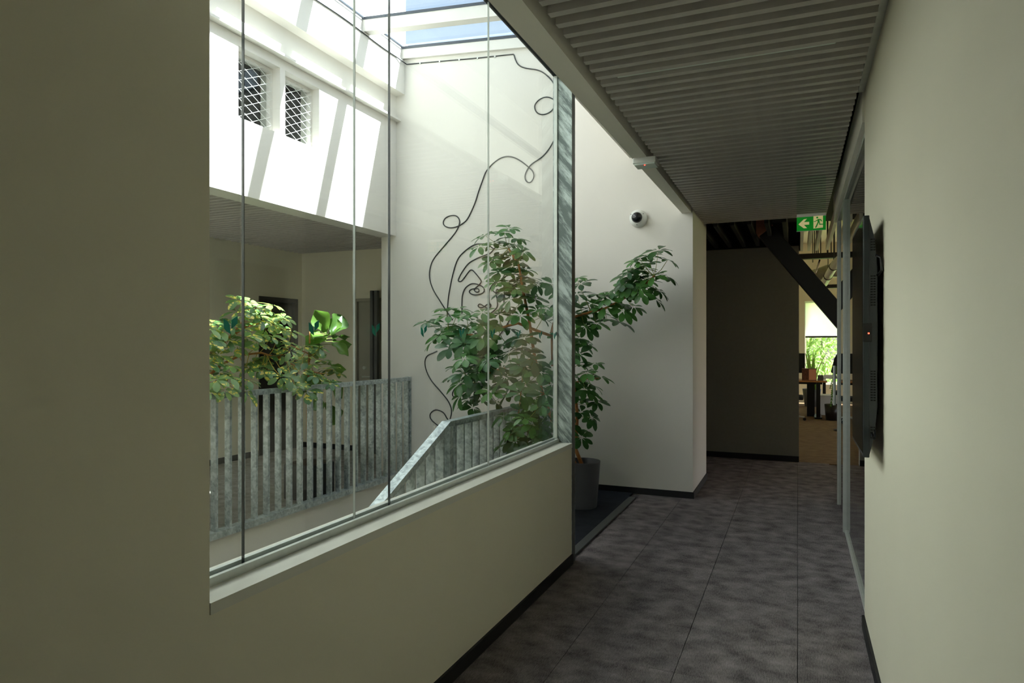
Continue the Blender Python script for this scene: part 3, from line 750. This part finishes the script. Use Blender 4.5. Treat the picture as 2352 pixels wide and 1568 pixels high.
w6 = thing('window_6', 'office window with roller blind half down and greenery outside', 'w', (1.7, 18.1, .45)); del w6['category']; w6['kind'] = 'structure'
B(((.16, 18.08, .45), (.20, 18.16, 2.48)), ((3.16, 18.08, .45), (3.2, 18.16, 2.48)), ((.2, 18.08, .45), (3.16, 18.16, .50)), ((.2, 18.08, 2.43), (3.16, 18.16, 2.48)), ((1.66, 18.08, .5), (1.70, 18.16, 2.43))).build('window_frame', M['whitep'], w6)
B(((.2, 18.115, .5), (1.66, 18.125, 2.43))).build('pane', M['glass'], w6); B(((1.7, 18.115, .5), (3.16, 18.125, 2.43))).build('pane', M['glass'], w6)
bl = B(((.175, 18.0, 1.63), (3.185, 18.004, 2.44))).build('roller_blind', M['blind'], w6)
B(((.175, 17.995, 1.585), (3.185, 18.01, 1.63))).build('bottom_bar', M['steel_dark'], bl)
# blind cloth lets daylight through
bm_ = M['blind']; nt = bm_.node_tree; p_ = nt.nodes['Principled BSDF']; tr = nt.nodes.new('ShaderNodeBsdfTranslucent'); tr.inputs[0].default_value = (.96, .93, .97, 1)
mx = nt.nodes.new('ShaderNodeMixShader'); mx.inputs[0].default_value = .85
nt.links.new(p_.outputs[0], mx.inputs[1]); nt.links.new(tr.outputs[0], mx.inputs[2]); nt.links.new(mx.outputs[0], nt.nodes['Material Output'].inputs[0])
# services under the office ceiling
sbm = tag(B(((-.6, 11.9, 2.82), (3.2, 12.02, 2.905))).build('steel_beam', M['strut']), 'upper black steel beam crossing the office below its ceiling', 'beam')
ctr = tag(B(((.28, 12.75, 2.40), (3.2, 12.85, 2.46))).build('cable_tray', M['strut']), 'lower black tray hanging beneath the pale office pipe', 'cable tray')
for xx in (.9, 2.4): MB().tube([(xx, 12.8, 2.46), (xx, 12.8, 3.9)], .008, 6).build('hanger_rod', M['strut'], ctr)
MB_ = MB().tube([at_y(1925, 590, 11.6) + Vector((.3, -.3, .25)), at_y(1918, 606, 11.6), at_y(1893, 650, 12.6)], .062, 16)
pp = tag(MB_.build('ventilation_pipe', M['whitep'], smooth=True), 'pale round ventilation pipe with black clamps in the office', 'pipe')
pa_, pb_ = at_y(1918, 606, 11.6), at_y(1893, 650, 12.6)
for t in (.12, .62):
    c = pa_.lerp(pb_, t); dd = (pb_ - pa_).normalized()
    MB().tube([c - dd * .012, c + dd * .012], .07, 16).build('pipe_clamp', M['black'], pp)
    MB().tube([(c.x, c.y, c.z + .06), (c.x, c.y, 3.9)], .006, 6).build('hanger_rod', M['strut'], pp)
ad = tag(MB().tube([at_y(1850, 640, 13.2), at_y(1880, 630, 13.2), at_y(1900, 622, 13.2), at_y(1940, 622, 13.2)], .11, 16).build('air_duct', M['duct'], smooth=True), 'galvanised air duct with a bend high in the office', 'duct')
for xx in (.25, .65): B(((xx - .01, 13.19, 2.9), (xx + .01, 13.21, 3.9))).build('hanger_strap', M['duct'], ad)
tag(MB().tube([at_y(1883, 596, 11.95), at_y(1876, 620, 11.95), at_y(1866, 642, 11.95)], .014, 8).build('flexible_conduit', M['chrome'], smooth=True), 'shiny flexible conduit hanging from the upper office beam', 'conduit')
hang = MB().tube([(0, 0, 2.9), (0, 0, 3.9)], .008, 6).mesh('hanger_rod', M['strut'])
for k, xp in enumerate((1871, 1875, 1879, 1885, 1900, 1909, 1917)):
    piece('hanger_rod', hang, sbm, (at_y(xp, 570, 11.96).x, 11.96, 0))
# desk
dk = thing('desk', 'height-adjustable office desk with wooden top and black legs', 'desk', (.5, 14.5, 0))
B(((-.9, 14.1, .70), (.52, 14.9, .728))).build('desktop', M['wood'], dk)
B(((.33, 14.12, .0), (.40, 14.2, .70))).build('leg', M['black'], dk)
B(((.17, 14.55, .0), (.31, 14.68, .70))).build('leg', M['black'], dk)
B(((.30, 14.1, 0), (.43, 14.8, .03))).build('foot', M['black'], dk)
B(((-.8, 14.5, .64), (.45, 14.56, .70))).build('cross_beam', M['black'], dk)
bxx = thing('storage_box', 'brown patterned box standing on the office desk', 'box', (.2, 14.25, .728))
B(((.078, 14.18, .729), (.332, 14.36, .96))).build('box_body', M['boxbrown'], bxx)
B(((.20, 14.178, .74), (.33, 14.18, .95))).build('printed_panel', M['primer'], bxx)
mo = thing('monitor', 'black computer monitor at the left of the office desk', 'monitor', (-.1, 14.5, .728))
B(((-.45, 14.5, .86), (.135, 14.53, 1.25))).build('screen', M['black'], mo)
B(((-.2, 14.52, .735), (-.14, 14.56, .95))).build('stand', M['black'], mo)
B(((-.28, 14.44, .728), (-.06, 14.62, .737))).build('base', M['black'], mo)
pa2 = tag(MB().box((.36, 14.3, .729), (.46, 14.42, .83)).build('pen_cup', M['steel_dark'], bevel=.004), 'small grey cup beside the brown box on the desk', 'cup')
d2k = thing('desk', 'second white desk behind near the office window', 'desk', (.9, 15.9, 0))
B(((.45, 15.6, .70), (1.9, 16.4, .73))).build('desktop', M['paper'], d2k)
for x in (.5, 1.84): B(((x, 15.95, 0), (x + .06, 16.05, .70))).build('leg', M['black'], d2k)
tag(B(((.52, 15.7, .731), (.85, 15.95, .775))).build('laptop', M['paper'], bevel=.004), 'white laptop lying on the second desk near the window', 'laptop')
tag(B(((.40, 14.9, 0), (.95, 15.35, .40))).build('paper_crate', M['paper'], bevel=.01), 'white crate on the office floor behind the bin', 'crate')
wb = MB().lathe([(.0, 0), (.11, 0), (.135, .30), (.128, .30), (.104, .01), (0, .01)], 20)
wb.v = [(x + .60, y + 14.0, z) for x, y, z in wb.v]
tag(wb.build('waste_bin', M['black'], smooth=True), 'black waste bin on the brown office carpet beside the desk', 'bin')
ch = thing('office_chair', 'black office chair with rounded back at the right of the desk', 'chair', (.82, 14.4, 0))
bk_ = MB(); bk_.prism([(.60, .88), (.66, .84), (.95, .84), (.98, .95), (.95, 1.2), (.86, 1.27), (.72, 1.26), (.66, 1.15)], 'y', 14.55, 14.62); bk_.build('backrest', M['fabric'], ch, bevel=.01)
B(((.62, 14.2, .46), (1.02, 14.6, .53))).build('seat', M['fabric'], ch, bevel=.02)
MB().tube([(.82, 14.4, .08), (.82, 14.4, .46)], .025, 10).build('column', M['black'], ch)
MB().tube([(.82, 14.58, .5), (.80, 14.63, .9)], .02, 8).build('back_support', M['black'], ch)
for k in range(5):
    a = k * 2 * math.pi / 5
    MB().tube([(.82, 14.4, .09), (.82 + .27 * math.cos(a), 14.4 + .27 * math.sin(a), .05)], .016, 6).build('leg', M['black'], ch)
c2 = thing('office_chair', 'black office chair half hidden behind the charcoal wall edge', 'chair', (-.2, 13.7, 0))
B(((-.42, 13.45, .40), (.10, 13.95, .47))).build('seat', M['fabric'], c2, bevel=.02)
MB().tube([(-.16, 13.7, .08), (-.16, 13.7, .40)], .025, 10).build('column', M['black'], c2)
for k in range(5):
    a = k * 2 * math.pi / 5 + .05
    lg = MB().tube([(-.16, 13.7, .10), (-.16 + .28 * math.cos(a), 13.7 + .28 * math.sin(a), .065)], .016, 6).build('leg', M['alu'], c2)
    MB().tube([(-.16 + .28 * math.cos(a), 13.69 + .28 * math.sin(a), .03), (-.16 + .28 * math.cos(a), 13.72 + .28 * math.sin(a), .03)], .03, 10).build('castor', M['black'], lg)

# ------------------------------------------------------------------ plants
def leaflet(L, W_, droop, fold=.16):
    # one obovate leaflet along +X from the hub, folded along the midrib
    vs = []; fs = []
    prof = ((0, .08), (.14, .30), (.34, .74), (.58, 1.0), (.80, .86), (.94, .48), (1.0, .06))
    for t, wv in prof:
        hw_ = W_ * wv; x = L * (.14 + .86 * t); z = -droop * L * t * t
        vs += [(x, -hw_, z + fold * hw_), (x, 0, z), (x, hw_, z + fold * hw_)]
    for i in range(len(prof) - 1):
        a = i * 3
        fs += [(a, a + 1, a + 4, a + 3), (a + 1, a + 2, a + 5, a + 4)]
    return vs, fs
def whorl_mesh(name, rng, m_, n=8, size=1.0, spread=2 * math.pi, dro=.3):
    mb = MB()
    for k in range(n):
        a = spread * (k + rng.uniform(-.18, .18)) / n
        L = .15 * size * rng.uniform(.72, 1.08); W_ = L * rng.uniform(.19, .235)
        vs, fs = leaflet(L, W_, dro * rng.uniform(.4, 1.4))
        up = rng.uniform(-.15, .25)
        mt_ = Matrix.Rotation(a, 4, 'Z') @ Matrix.Rotation(-up, 4, 'Y')
        mb.add([mt_ @ Vector(v) for v in vs], fs)
    return mb.mesh(name, m_, True)
def orient(normal, spin):
    n = Vector(normal).normalized()
    q = n.to_track_quat('Z', 'Y')
    return q.to_matrix().to_4x4() @ Matrix.Rotation(spin, 4, 'Z')
def nearest(branches, p):
    best = None; bd = 1e9
    for br in branches:
        for a, b in zip(br, br[1:]):
            ab = b - a; t = max(0, min(1, (p - a).dot(ab) / max(ab.length_squared, 1e-9)))
            q = a + ab * t
            dd = (q - p).length + max(0, q.z - p.z) * .3
            if dd < bd: bd = dd; best = q
    return best
def plant(root, hubs, branches, meshes, rng, camdir=.45, pm_='petiole'):
    pet = MB()
    for p, sz in hubs:
        q = nearest(branches, p)
        out = (p - q); d_ = out.length
        if d_ > .34: q = p - out.normalized() * .34     # long stalks join a twig of their own
        nrm = Vector((0, 0, 1)) + out.normalized() * .55 + Vector((-p.x, -p.y, 0)).normalized() * camdir + Vector((rng.uniform(-.35, .35), rng.uniform(-.35, .35), rng.uniform(-.1, .2)))
        mtx = Matrix.Translation(p) @ orient(nrm, rng.uniform(0, 6.28)) @ Matrix.Scale(sz, 4)
        piece('leaf', rng.choice(meshes), root, mtx=mtx)
        mid = (p + q) / 2 + Vector((0, 0, -.02))
        pet.tube([q, mid, p], [.0035, .0028, .0022], 4, False)
        if d_ > .34:
            pet.tube([nearest(branches, p), q], [.006, .004], 5, False)
    tag(pet.build('petioles', M[pm_], root, True), kind='stuff')

rg = random.Random(21)
WM = [whorl_mesh('leaf', rg, M['leaf'], n) for n in (7, 8, 8, 9, 7)]
WV = [whorl_mesh('leaf', rg, M['leafv'], n) for n in (6, 7, 8, 7)]
PX, PY = -1.75, 5.69
big = thing('potted_umbrella_plant', 'tall umbrella plant in a grey pot in the nook, branches spreading both ways', 'potted plant', (PX, PY, 0))
def lathe_at(prof, x, y, n=28, z=0):
    m = MB().lathe(prof, n); m.v = [(a + x, b + y, c + z) for a, b, c in m.v]; return m
lathe_at([(0, .008), (.125, .008), (.13, .02), (.158, .40), (.160, .415), (.150, .415), (.146, .36), (0, .355)], PX, PY).build('pot', M['pot'], big, True)
lathe_at([(0.001, .372), (.07, .375), (.147, .362)], PX, PY).build('soil', M['soil'], big, True)
def pl(pts): return [Vector(p) for p in pts]
P0 = Vector((PX, PY, .34))
branches = [
    pl([P0 + Vector((.02, -.02, 0)), at_y(1322, 1030, 5.66), at_y(1326, 950, 5.64), at_y(1318, 880, 5.62), at_y(1300, 800, 5.6), at_y(1290, 720, 5.6)]),
    pl([P0 + Vector((-.04, 0, 0)), at_y(1280, 1000, 5.6), at_y(1245, 900, 5.5), at_y(1228, 820, 5.45), at_y(1216, 740, 5.42), at_y(1200, 660, 5.42), at_y(1192, 610, 5.42), at_y(1168, 570, 5.42)]),
    pl([P0 + Vector((0, .04, 0)), at_y(1300, 980, 5.75), at_y(1290, 860, 5.7), at_y(1290, 780, 5.55), at_y(1230, 758, 5.4), at_y(1190, 742, 5.35), at_y(1160, 750, 5.35), at_y(1090, 770, 5.3), at_y(1030, 765, 5.3)]),
    pl([at_y(1270, 840, 5.6), at_y(1268, 760, 5.55), at_y(1272, 742, 5.55), at_y(1290, 736, 5.6), at_y(1330, 724, 5.75), at_y(1390, 708, 5.85), at_y(1425, 690, 5.9), at_y(1470, 664, 5.9), at_y(1503, 633, 5.9)]),
    pl([at_y(1232, 820, 5.45), at_y(1180, 840, 5.2), at_y(1140, 850, 5.1), at_y(1090, 870, 5.1)]),
    pl([at_y(1262, 880, 5.5), at_y(1230, 850, 5.3), at_y(1200, 870, 5.1), at_y(1190, 960, 4.85)]),
    pl([P0, at_y(1290, 1050, 5.3), at_y(1240, 1000, 4.95), at_y(1200, 980, 4.8)]),
    pl([at_y(1318, 880, 5.62), at_y(1345, 870, 5.6), at_y(1375, 868, 5.58)]),
]
for k, br in enumerate(branches):
    r0 = (.019, .02, .018, .016, .01, .01, .01, .008)[k]
    rad = [r0 * (1 - .55 * i / (len(br) - 1)) for i in range(len(br))]
    MB().tube(br, rad, 8).build('stem', M['bark'], big, True)
spire = [(1170,530),(1158,539),(1113,546),(1133,564),(1101,573),(1172,566),(1188,554),(1154,589),(1136,600),(1126,607),(1177,596),(1202,584),(1194,607),(1210,625),(1176,616),(1147,630),(1169,632),(1213,643),(1233,659),(1165,655),(1140,655),(1186,655),(1204,650),(1183,668),(1154,677),(1172,693),(1227,691),(1197,680),(1188,711),(1163,712),(1147,725),(1235,720),(1254,714),(1270,730),(1242,734),(1195,730),(1270,659),(1219,672),(1150,648)]
arm_l = [(1027,716),(1054,716),(981,745),(1030,731),(1107,724),(1146,728),(1083,743),(1132,748),(1035,772),(998,787),(1035,804),(1061,760),(1086,772),(1108,753),(1095,791),(1066,796),(1081,816),(1105,816),(1117,801),(1134,825),(1168,760),(1183,787),(1163,794),(1202,782),(1018,758),(1050,785),(1110,780),(1120,765),(1072,730),(1010,775),(1048,752)]
mid = [(1153,850),(1137,857),(1105,859),(1066,830),(1052,847),(1047,869),(1066,864),(1086,874),(1086,847),(1057,886),(1078,922),(1059,913),(1095,898),(1120,893),(1107,925),(1086,942),(1149,888),(1168,816),(1202,816),(1217,806),(1192,840),(1204,850),(1241,859),(1168,910),(1225,835),(1120,835),(1110,845),(1075,890),(1130,905),(1140,930),(1100,880),(1090,905),(1125,870),(1160,870),(1180,890),(1070,850),(1098,830)]
low = [(1207,884),(1195,910),(1253,910),(1267,886),(1217,944),(1158,961),(1238,954),(1192,983),(1175,995),(1183,1017),(1212,1007),(1212,1024),(1156,1027),(1241,995),(1260,971),(1225,918),(1268,945),(1255,1005),(1195,950),(1170,1005),(1230,1015),(1205,965),(1265,1010),(1245,935),(1225,980)]
behind = [(1298,700),(1295,770),(1300,830),(1296,900),(1300,960),(1305,870),(1290,680),(1300,740),(1310,800)]
arm_r = [(1512,581),(1489,593),(1533,603),(1469,600),(1465,606),(1481,614),(1454,621),(1472,627),(1527,641),(1501,640),(1442,640),(1460,646),(1474,649),(1432,658),(1468,666),(1474,678),(1498,673),(1513,673),(1507,693),(1432,679),(1405,676),(1455,710),(1431,719),(1422,745),(1393,690),(1374,682),(1360,702),(1390,710),(1350,716),(1371,725),(1394,739),(1370,748),(1333,747),(1345,756),(1328,725),(1333,658),(1325,645),(1325,682),(1328,782),(1348,796),(1450,662),(1418,668),(1486,652),(1440,668),(1445,630)]
low_r = [(1333,795),(1330,820),(1330,841),(1366,842),(1348,862),(1379,872),(1334,886),(1361,890),(1341,923),(1360,910),(1371,928),(1358,964),(1335,1010),(1335,953),(1322,994),(1325,905),(1345,900)]
hubs = []
for lst, y0, dy, s0 in ((spire, 5.42, .2, .88), (arm_l, 5.35, .3, 1.0), (mid, 5.15, .25, 1.0), (low, 4.85, .2, .92), (behind, 5.55, .2, 1.0), (arm_r, 5.9, .18, .95), (low_r, 5.62, .12, .85)):
    for x, y in lst: hubs.append((at_y(x, y - 6, y0 + rg.uniform(-dy, dy)), s0 * rg.uniform(.85, 1.12)))
plant(big, hubs, branches, WM, rg)

# variegated plant by the long railing
vp = thing('potted_umbrella_plant', 'sunlit variegated umbrella plant leaning over the long railing', 'potted plant', (-4.45, 3.15, 0))
lathe_at([(0, .008), (.15, .008), (.155, .02), (.19, .42), (.192, .44), (.18, .44), (.176, .39), (0, .385)], -4.45, 3.15).build('pot', M['pot'], vp, True)
lathe_at([(0.001, .40), (.08, .405), (.176, .392)], -4.45, 3.15).build('soil', M['soil'], vp, True)
V0 = Vector((-4.45, 3.15, .38))
vb = [
    pl([V0, V0 + Vector((.03, .1, .35)), at_x(440, 900, -4.22), at_x(471, 869, -4.2), at_x(512, 835, -4.17), at_x(555, 815, -4.15), at_x(600, 810, -4.13), at_x(640, 822, -4.1), at_x(700, 850, -4.05), at_x(740, 858, -4.05)]),
    pl([V0 + Vector((.03, 0, 0)), at_x(445, 850, -4.2), at_x(505, 793, -4.2), at_x(535, 770, -4.2), at_x(565, 750, -4.2), at_x(600, 742, -4.2), at_x(640, 750, -4.2)]),
    pl([V0 + Vector((-.03, 0, 0)), at_x(430, 930, -4.1), at_x(475, 880, -4.05), at_x(520, 880, -4.0)]),
    pl([at_x(535, 770, -4.2), at_x(560, 735, -4.2), at_x(563, 708, -4.22)]),
    pl([at_x(640, 822, -4.1), at_x(660, 790, -4.15), at_x(715, 815, -4.15)]),
]
for k, br in enumerate(vb):
    rad = [.014 * (1 - .6 * i / (len(br) - 1)) for i in range(len(br))]
    MB().tube(br, rad, 8).build('stem', M['bark'], vp, True)
vh = [(549,694),(569,700),(626,705),(545,719),(586,710),(636,730),(579,719),(608,716),(652,735),(604,739),(572,744),(536,750),(610,760),(622,776),(579,767),(670,766),(667,791),(565,780),(636,785),(486,746),(499,757),(510,764),(479,757),(479,783),(493,785),(527,783),(476,801),(485,819),(501,819),(519,825),(479,835),(531,844),(497,876),(483,903),(515,900),(526,869),(504,858),(565,903),(569,876),(579,835),(601,844),(558,862),(611,853),(572,851),(615,821),(651,819),(643,810),(667,809),(679,832),(665,844),(715,819),(733,803),(715,841),(726,866),(751,851),(772,859),(688,860),(688,892),(676,885),(703,903),(661,867),(644,869),(697,823),(742,832),(760,882),(540,735),(595,728),(625,748),(648,760),(590,790),(545,800),(700,800)]
vhubs = []
for x, y in vh:
    X = -3.88 + rg.uniform(-.05, .03) if y > 865 else -4.12 + rg.uniform(-.14, .14)
    vhubs.append((at_x(x, y - 4, X), .86 * rg.uniform(.85, 1.15)))
plant(vp, vhubs, vb, WV, rg, .3, 'petiole_y')

# fiddle-leaf fig
fg = thing('potted_fiddle_leaf_fig', 'fiddle-leaf fig with large bright green leaves in a black planter behind the railing', 'potted plant', (-4.23, 5.05, 0))
B(((-4.40, 4.90, 0), (-4.06, 5.22, .33))).build('planter', M['pot_black'], fg, bevel=.015)
B(((-4.385, 4.915, .33), (-4.075, 5.205, .334))).build('soil', M['soil'], fg)
stemp = pl([(-4.23, 5.05, .3), (-4.25, 5.06, .8), (-4.22, 5.04, 1.2), (-4.2, 5.03, 1.5), (-4.2, 5.03, 1.62)])
MB().tube(stemp, [.014, .012, .01, .008, .006], 8).build('stem', M['bark'], fg, True)
def fig_leaf(rng, L, curl):
    mb = MB(); n = 9; h = 3; vs = []
    for i in range(n + 1):
        t = i / n
        wv = (.04 + .19 * math.sin(math.pi * min(1, t * .7 + .04)) + .16 * math.exp(-((t - .68) / .22) ** 2)) * L * (1 if t < .85 else (1 - (t - .85) / .15 * .8))
        if i == 0: wv = .02 * L
        for j in range(-h, h + 1):
            s = j / h
            z = -curl * L * t * t + .45 * wv * s * s + .06 * L * math.sin(11 * t + 2.5 * s) * abs(s)
            vs.append((L * t, wv * s, z))
    k = 2 * h + 1
    fs = [(i * k + j, i * k + j + 1, (i + 1) * k + j + 1, (i + 1) * k + j) for i in range(n) for j in range(k - 1)]
    mb.add(vs, fs); return mb.mesh('leaf', M['fig'], True)
FL = [fig_leaf(rg, .22, c) for c in (.15, .35, .55)]
# base pixel, tip pixel, forward tilt of the blade normal, mesh
figs = [((752,770),(722,703),(.8,-.6,.1),0), ((752,776),(708,742),(.3,-.3,1),1), ((756,772),(797,712),(.9,-.5,.2),0), ((758,775),(770,735),(.8,-.7,.2),0), ((760,778),(812,752),(.3,-.3,1),1),
        ((760,784),(818,782),(.2,-.2,1),1), ((757,788),(788,798),(.8,-.4,.5),2), ((752,782),(694,752),(.3,-.2,1),2), ((750,815),(700,790),(.7,-.5,.5),0), ((750,835),(798,842),(.3,-.3,1),1),
        ((740,860),(640,905),(.6,-.4,.7),1), ((742,880),(600,885),(.5,-.3,.8),1), ((742,900),(690,960),(.8,-.5,.2),0), ((744,870),(790,905),(.6,-.4,.6),1), ((745,920),(775,970),(.8,-.5,.2),0)]
fpet = MB()
for (bx, by), (tx_, ty_), nr, mi in figs:
    b0 = at_x(bx, by, -4.2); t0 = at_x(tx_, ty_, -4.2 + rg.uniform(-.06, .14))
    d_ = (t0 - b0); L = d_.length; ax = d_.normalized()
    n_ = Vector(nr); n_ = (n_ - ax * n_.dot(ax)).normalized(); yv = n_.cross(ax)
    mtx = Matrix((ax, yv, n_)).transposed().to_4x4()
    s_ = min(1.2, max(.8, L / .21))
    piece('leaf', FL[mi], fg, mtx=Matrix.Translation(b0 + ax * .02) @ mtx @ Matrix.Scale(s_, 4))
    fpet.tube([nearest([stemp], b0), b0 + ax * .03], [.004, .003], 5, False)
tag(fpet.build('petioles', M['petiole'], fg, True), kind='stuff')

# office plants: spiky yellow-green plant and a trailing fern
sp = thing('snake_plant', 'tall plant with upright yellow-green sword leaves behind the desk', 'potted plant', (.3, 16.9, 0))
lathe_at([(0, 0), (.15, 0), (.2, .4), (.19, .4), (.17, .36), (0, .36)], .3, 16.9, 20).build('pot', M['pot'], sp, True)
for k in range(16):
    a = rg.uniform(0, 6.28); h = rg.uniform(.6, 1.1); r = rg.uniform(.02, .12); ln = rg.uniform(.03, .35)
    mb = MB(); vs = []; n = 5
    for i in range(n + 1):
        t = i / n; ww_ = .035 * (1 - t ** 2) + .002
        c = Vector((.3 + math.cos(a) * (r + ln * t * t), 16.9 + math.sin(a) * (r + ln * t * t), .36 + h * t))
        tv_ = Vector((-math.sin(a), math.cos(a), 0)) * ww_ 
        vs += [c - tv_, c + tv_]
    mb.add(vs, [(2 * i, 2 * i + 1, 2 * i + 3, 2 * i + 2) for i in range(n)])
    mb.build('leaf', M['bush'], sp, True)
fe = thing('trailing_fern', 'green fern trailing down beside the glass door in the office', 'potted plant', (.72, 12.3, .95))
fp = at_y(1921, 852, 12.3)
lathe_at([(0, 0), (.06, 0), (.09, .12), (.08, .12), (0, .11)], fp.x + .08, 12.35, 16, fp.z - .10).build('pot', M['pot'], fe, True)
st2 = lathe_at([(0, 0), (.12, 0), (.12, .02), (.015, .03), (.015, fp.z - .12), (.11, fp.z - .105), (0, fp.z - .10)], fp.x + .08, 12.35, 16)
tag(st2.build('plant_stand', M['strut'], smooth=True), 'slim dark stand carrying the trailing fern', 'plant stand')
for k in range(9):
    a = rg.uniform(0, 6.28); L = rg.uniform(.3, .75); mb = MB()
    o = Vector((fp.x + .08, 12.35, fp.z + .02)); prev = None
    for i in range(16):
        t = i / 15
        c = o + Vector((math.cos(a) * .2 * math.sqrt(t), math.sin(a) * .2 * math.sqrt(t), .06 * math.sin(math.pi * min(1, t * 2)) - L * max(0, t - .2)))
        if prev is not None:
            d_ = (c - prev).normalized(); s = d_.cross(Vector((math.cos(a), math.sin(a), .3))).normalized() * .055 * (1 - t * .6)
            for g in (-1, 1): mb.add([prev, c + s * g, c + s * g + d_ * .01, c], [(0, 1, 2, 3)])
        prev = c
    mb.build('frond', M['fern'], fe)

# ------------------------------------------------------------------ outdoors behind the office window
struct('floor_meadow', B(((-30, 18.3, -.6), (40, 80, -.4))), M['grass'], 'sunlit meadow outside the office window')
def bush(name, label, cat, c, rx, rz, n, m_, trunk=0, lean=0):
    t = thing(name, label, cat, (c[0], c[1], -.4), group='trees and bushes outside the office window')
    mb = MB(); r2 = random.Random(int(c[0] * 100 + c[1] * 7))
    for i in range(n):
        v = Vector((r2.gauss(0, .5), r2.gauss(0, .5), r2.gauss(0, .5)))
        if v.length > 1: v = v.normalized() * r2.random()
        p = Vector((c[0] + v.x * rx, c[1] + v.y * rx, c[2] + v.z * rz))
        a = Vector((r2.gauss(0, 1), r2.gauss(0, 1), r2.gauss(0, 1))).normalized(); b = a.orthogonal().normalized(); s = .09 * rx ** .3
        mb.add([p - a * s, p - b * s * .45, p + a * s, p + b * s * .45], [(0, 1, 2, 3)])
    tag(mb.build('foliage', m_, t), kind='stuff')
    MB().tube([(c[0], c[1], -.4), (c[0] + lean * .4, c[1], c[2] * .5), (c[0] + lean, c[1], c[2] + rz * .7)], [.06 + trunk, .05 + trunk * .6, .02], 7).build('trunk', M['trunk'], t, True)
for k, (x, y, z, rx, rz, n, m_, lb) in enumerate((
        (.2, 24, 1.2, 1.1, 1.3, 900, 'bush', 'yellow-green rounded bush low at the left of the office window'),
        (1.6, 22.5, .35, 1.0, .7, 800, 'bush', 'low bright green shrub just outside the office window'),
        (.9, 27, 2.2, 1.3, 2.4, 900, 'reed', 'slim pale tree with grey trunk in the middle of the office window view'),
        (3.2, 32, 2.6, 1.8, 3.0, 900, 'reed', 'taller pale tree further right behind the office window'),
        (-.8, 36, 2.4, 2.0, 2.8, 900, 'reed', 'pale leafy tree far off at the left of the office window view'),
        (1.0, 44, 3.0, 4.0, 3.6, 1600, 'bush', 'broad green tree at the back of the meadow'),
        (4.5, 40, 3.0, 3.0, 3.4, 1000, 'bush', 'broad green tree at the right end of the meadow'))):
    bush('tree' if y > 25 else 'bush', lb, 'tree' if y > 25 else 'bush', (x, y, z), rx, rz, n, M[m_], .03 if y > 25 else 0, .3 if k % 2 else -.2)
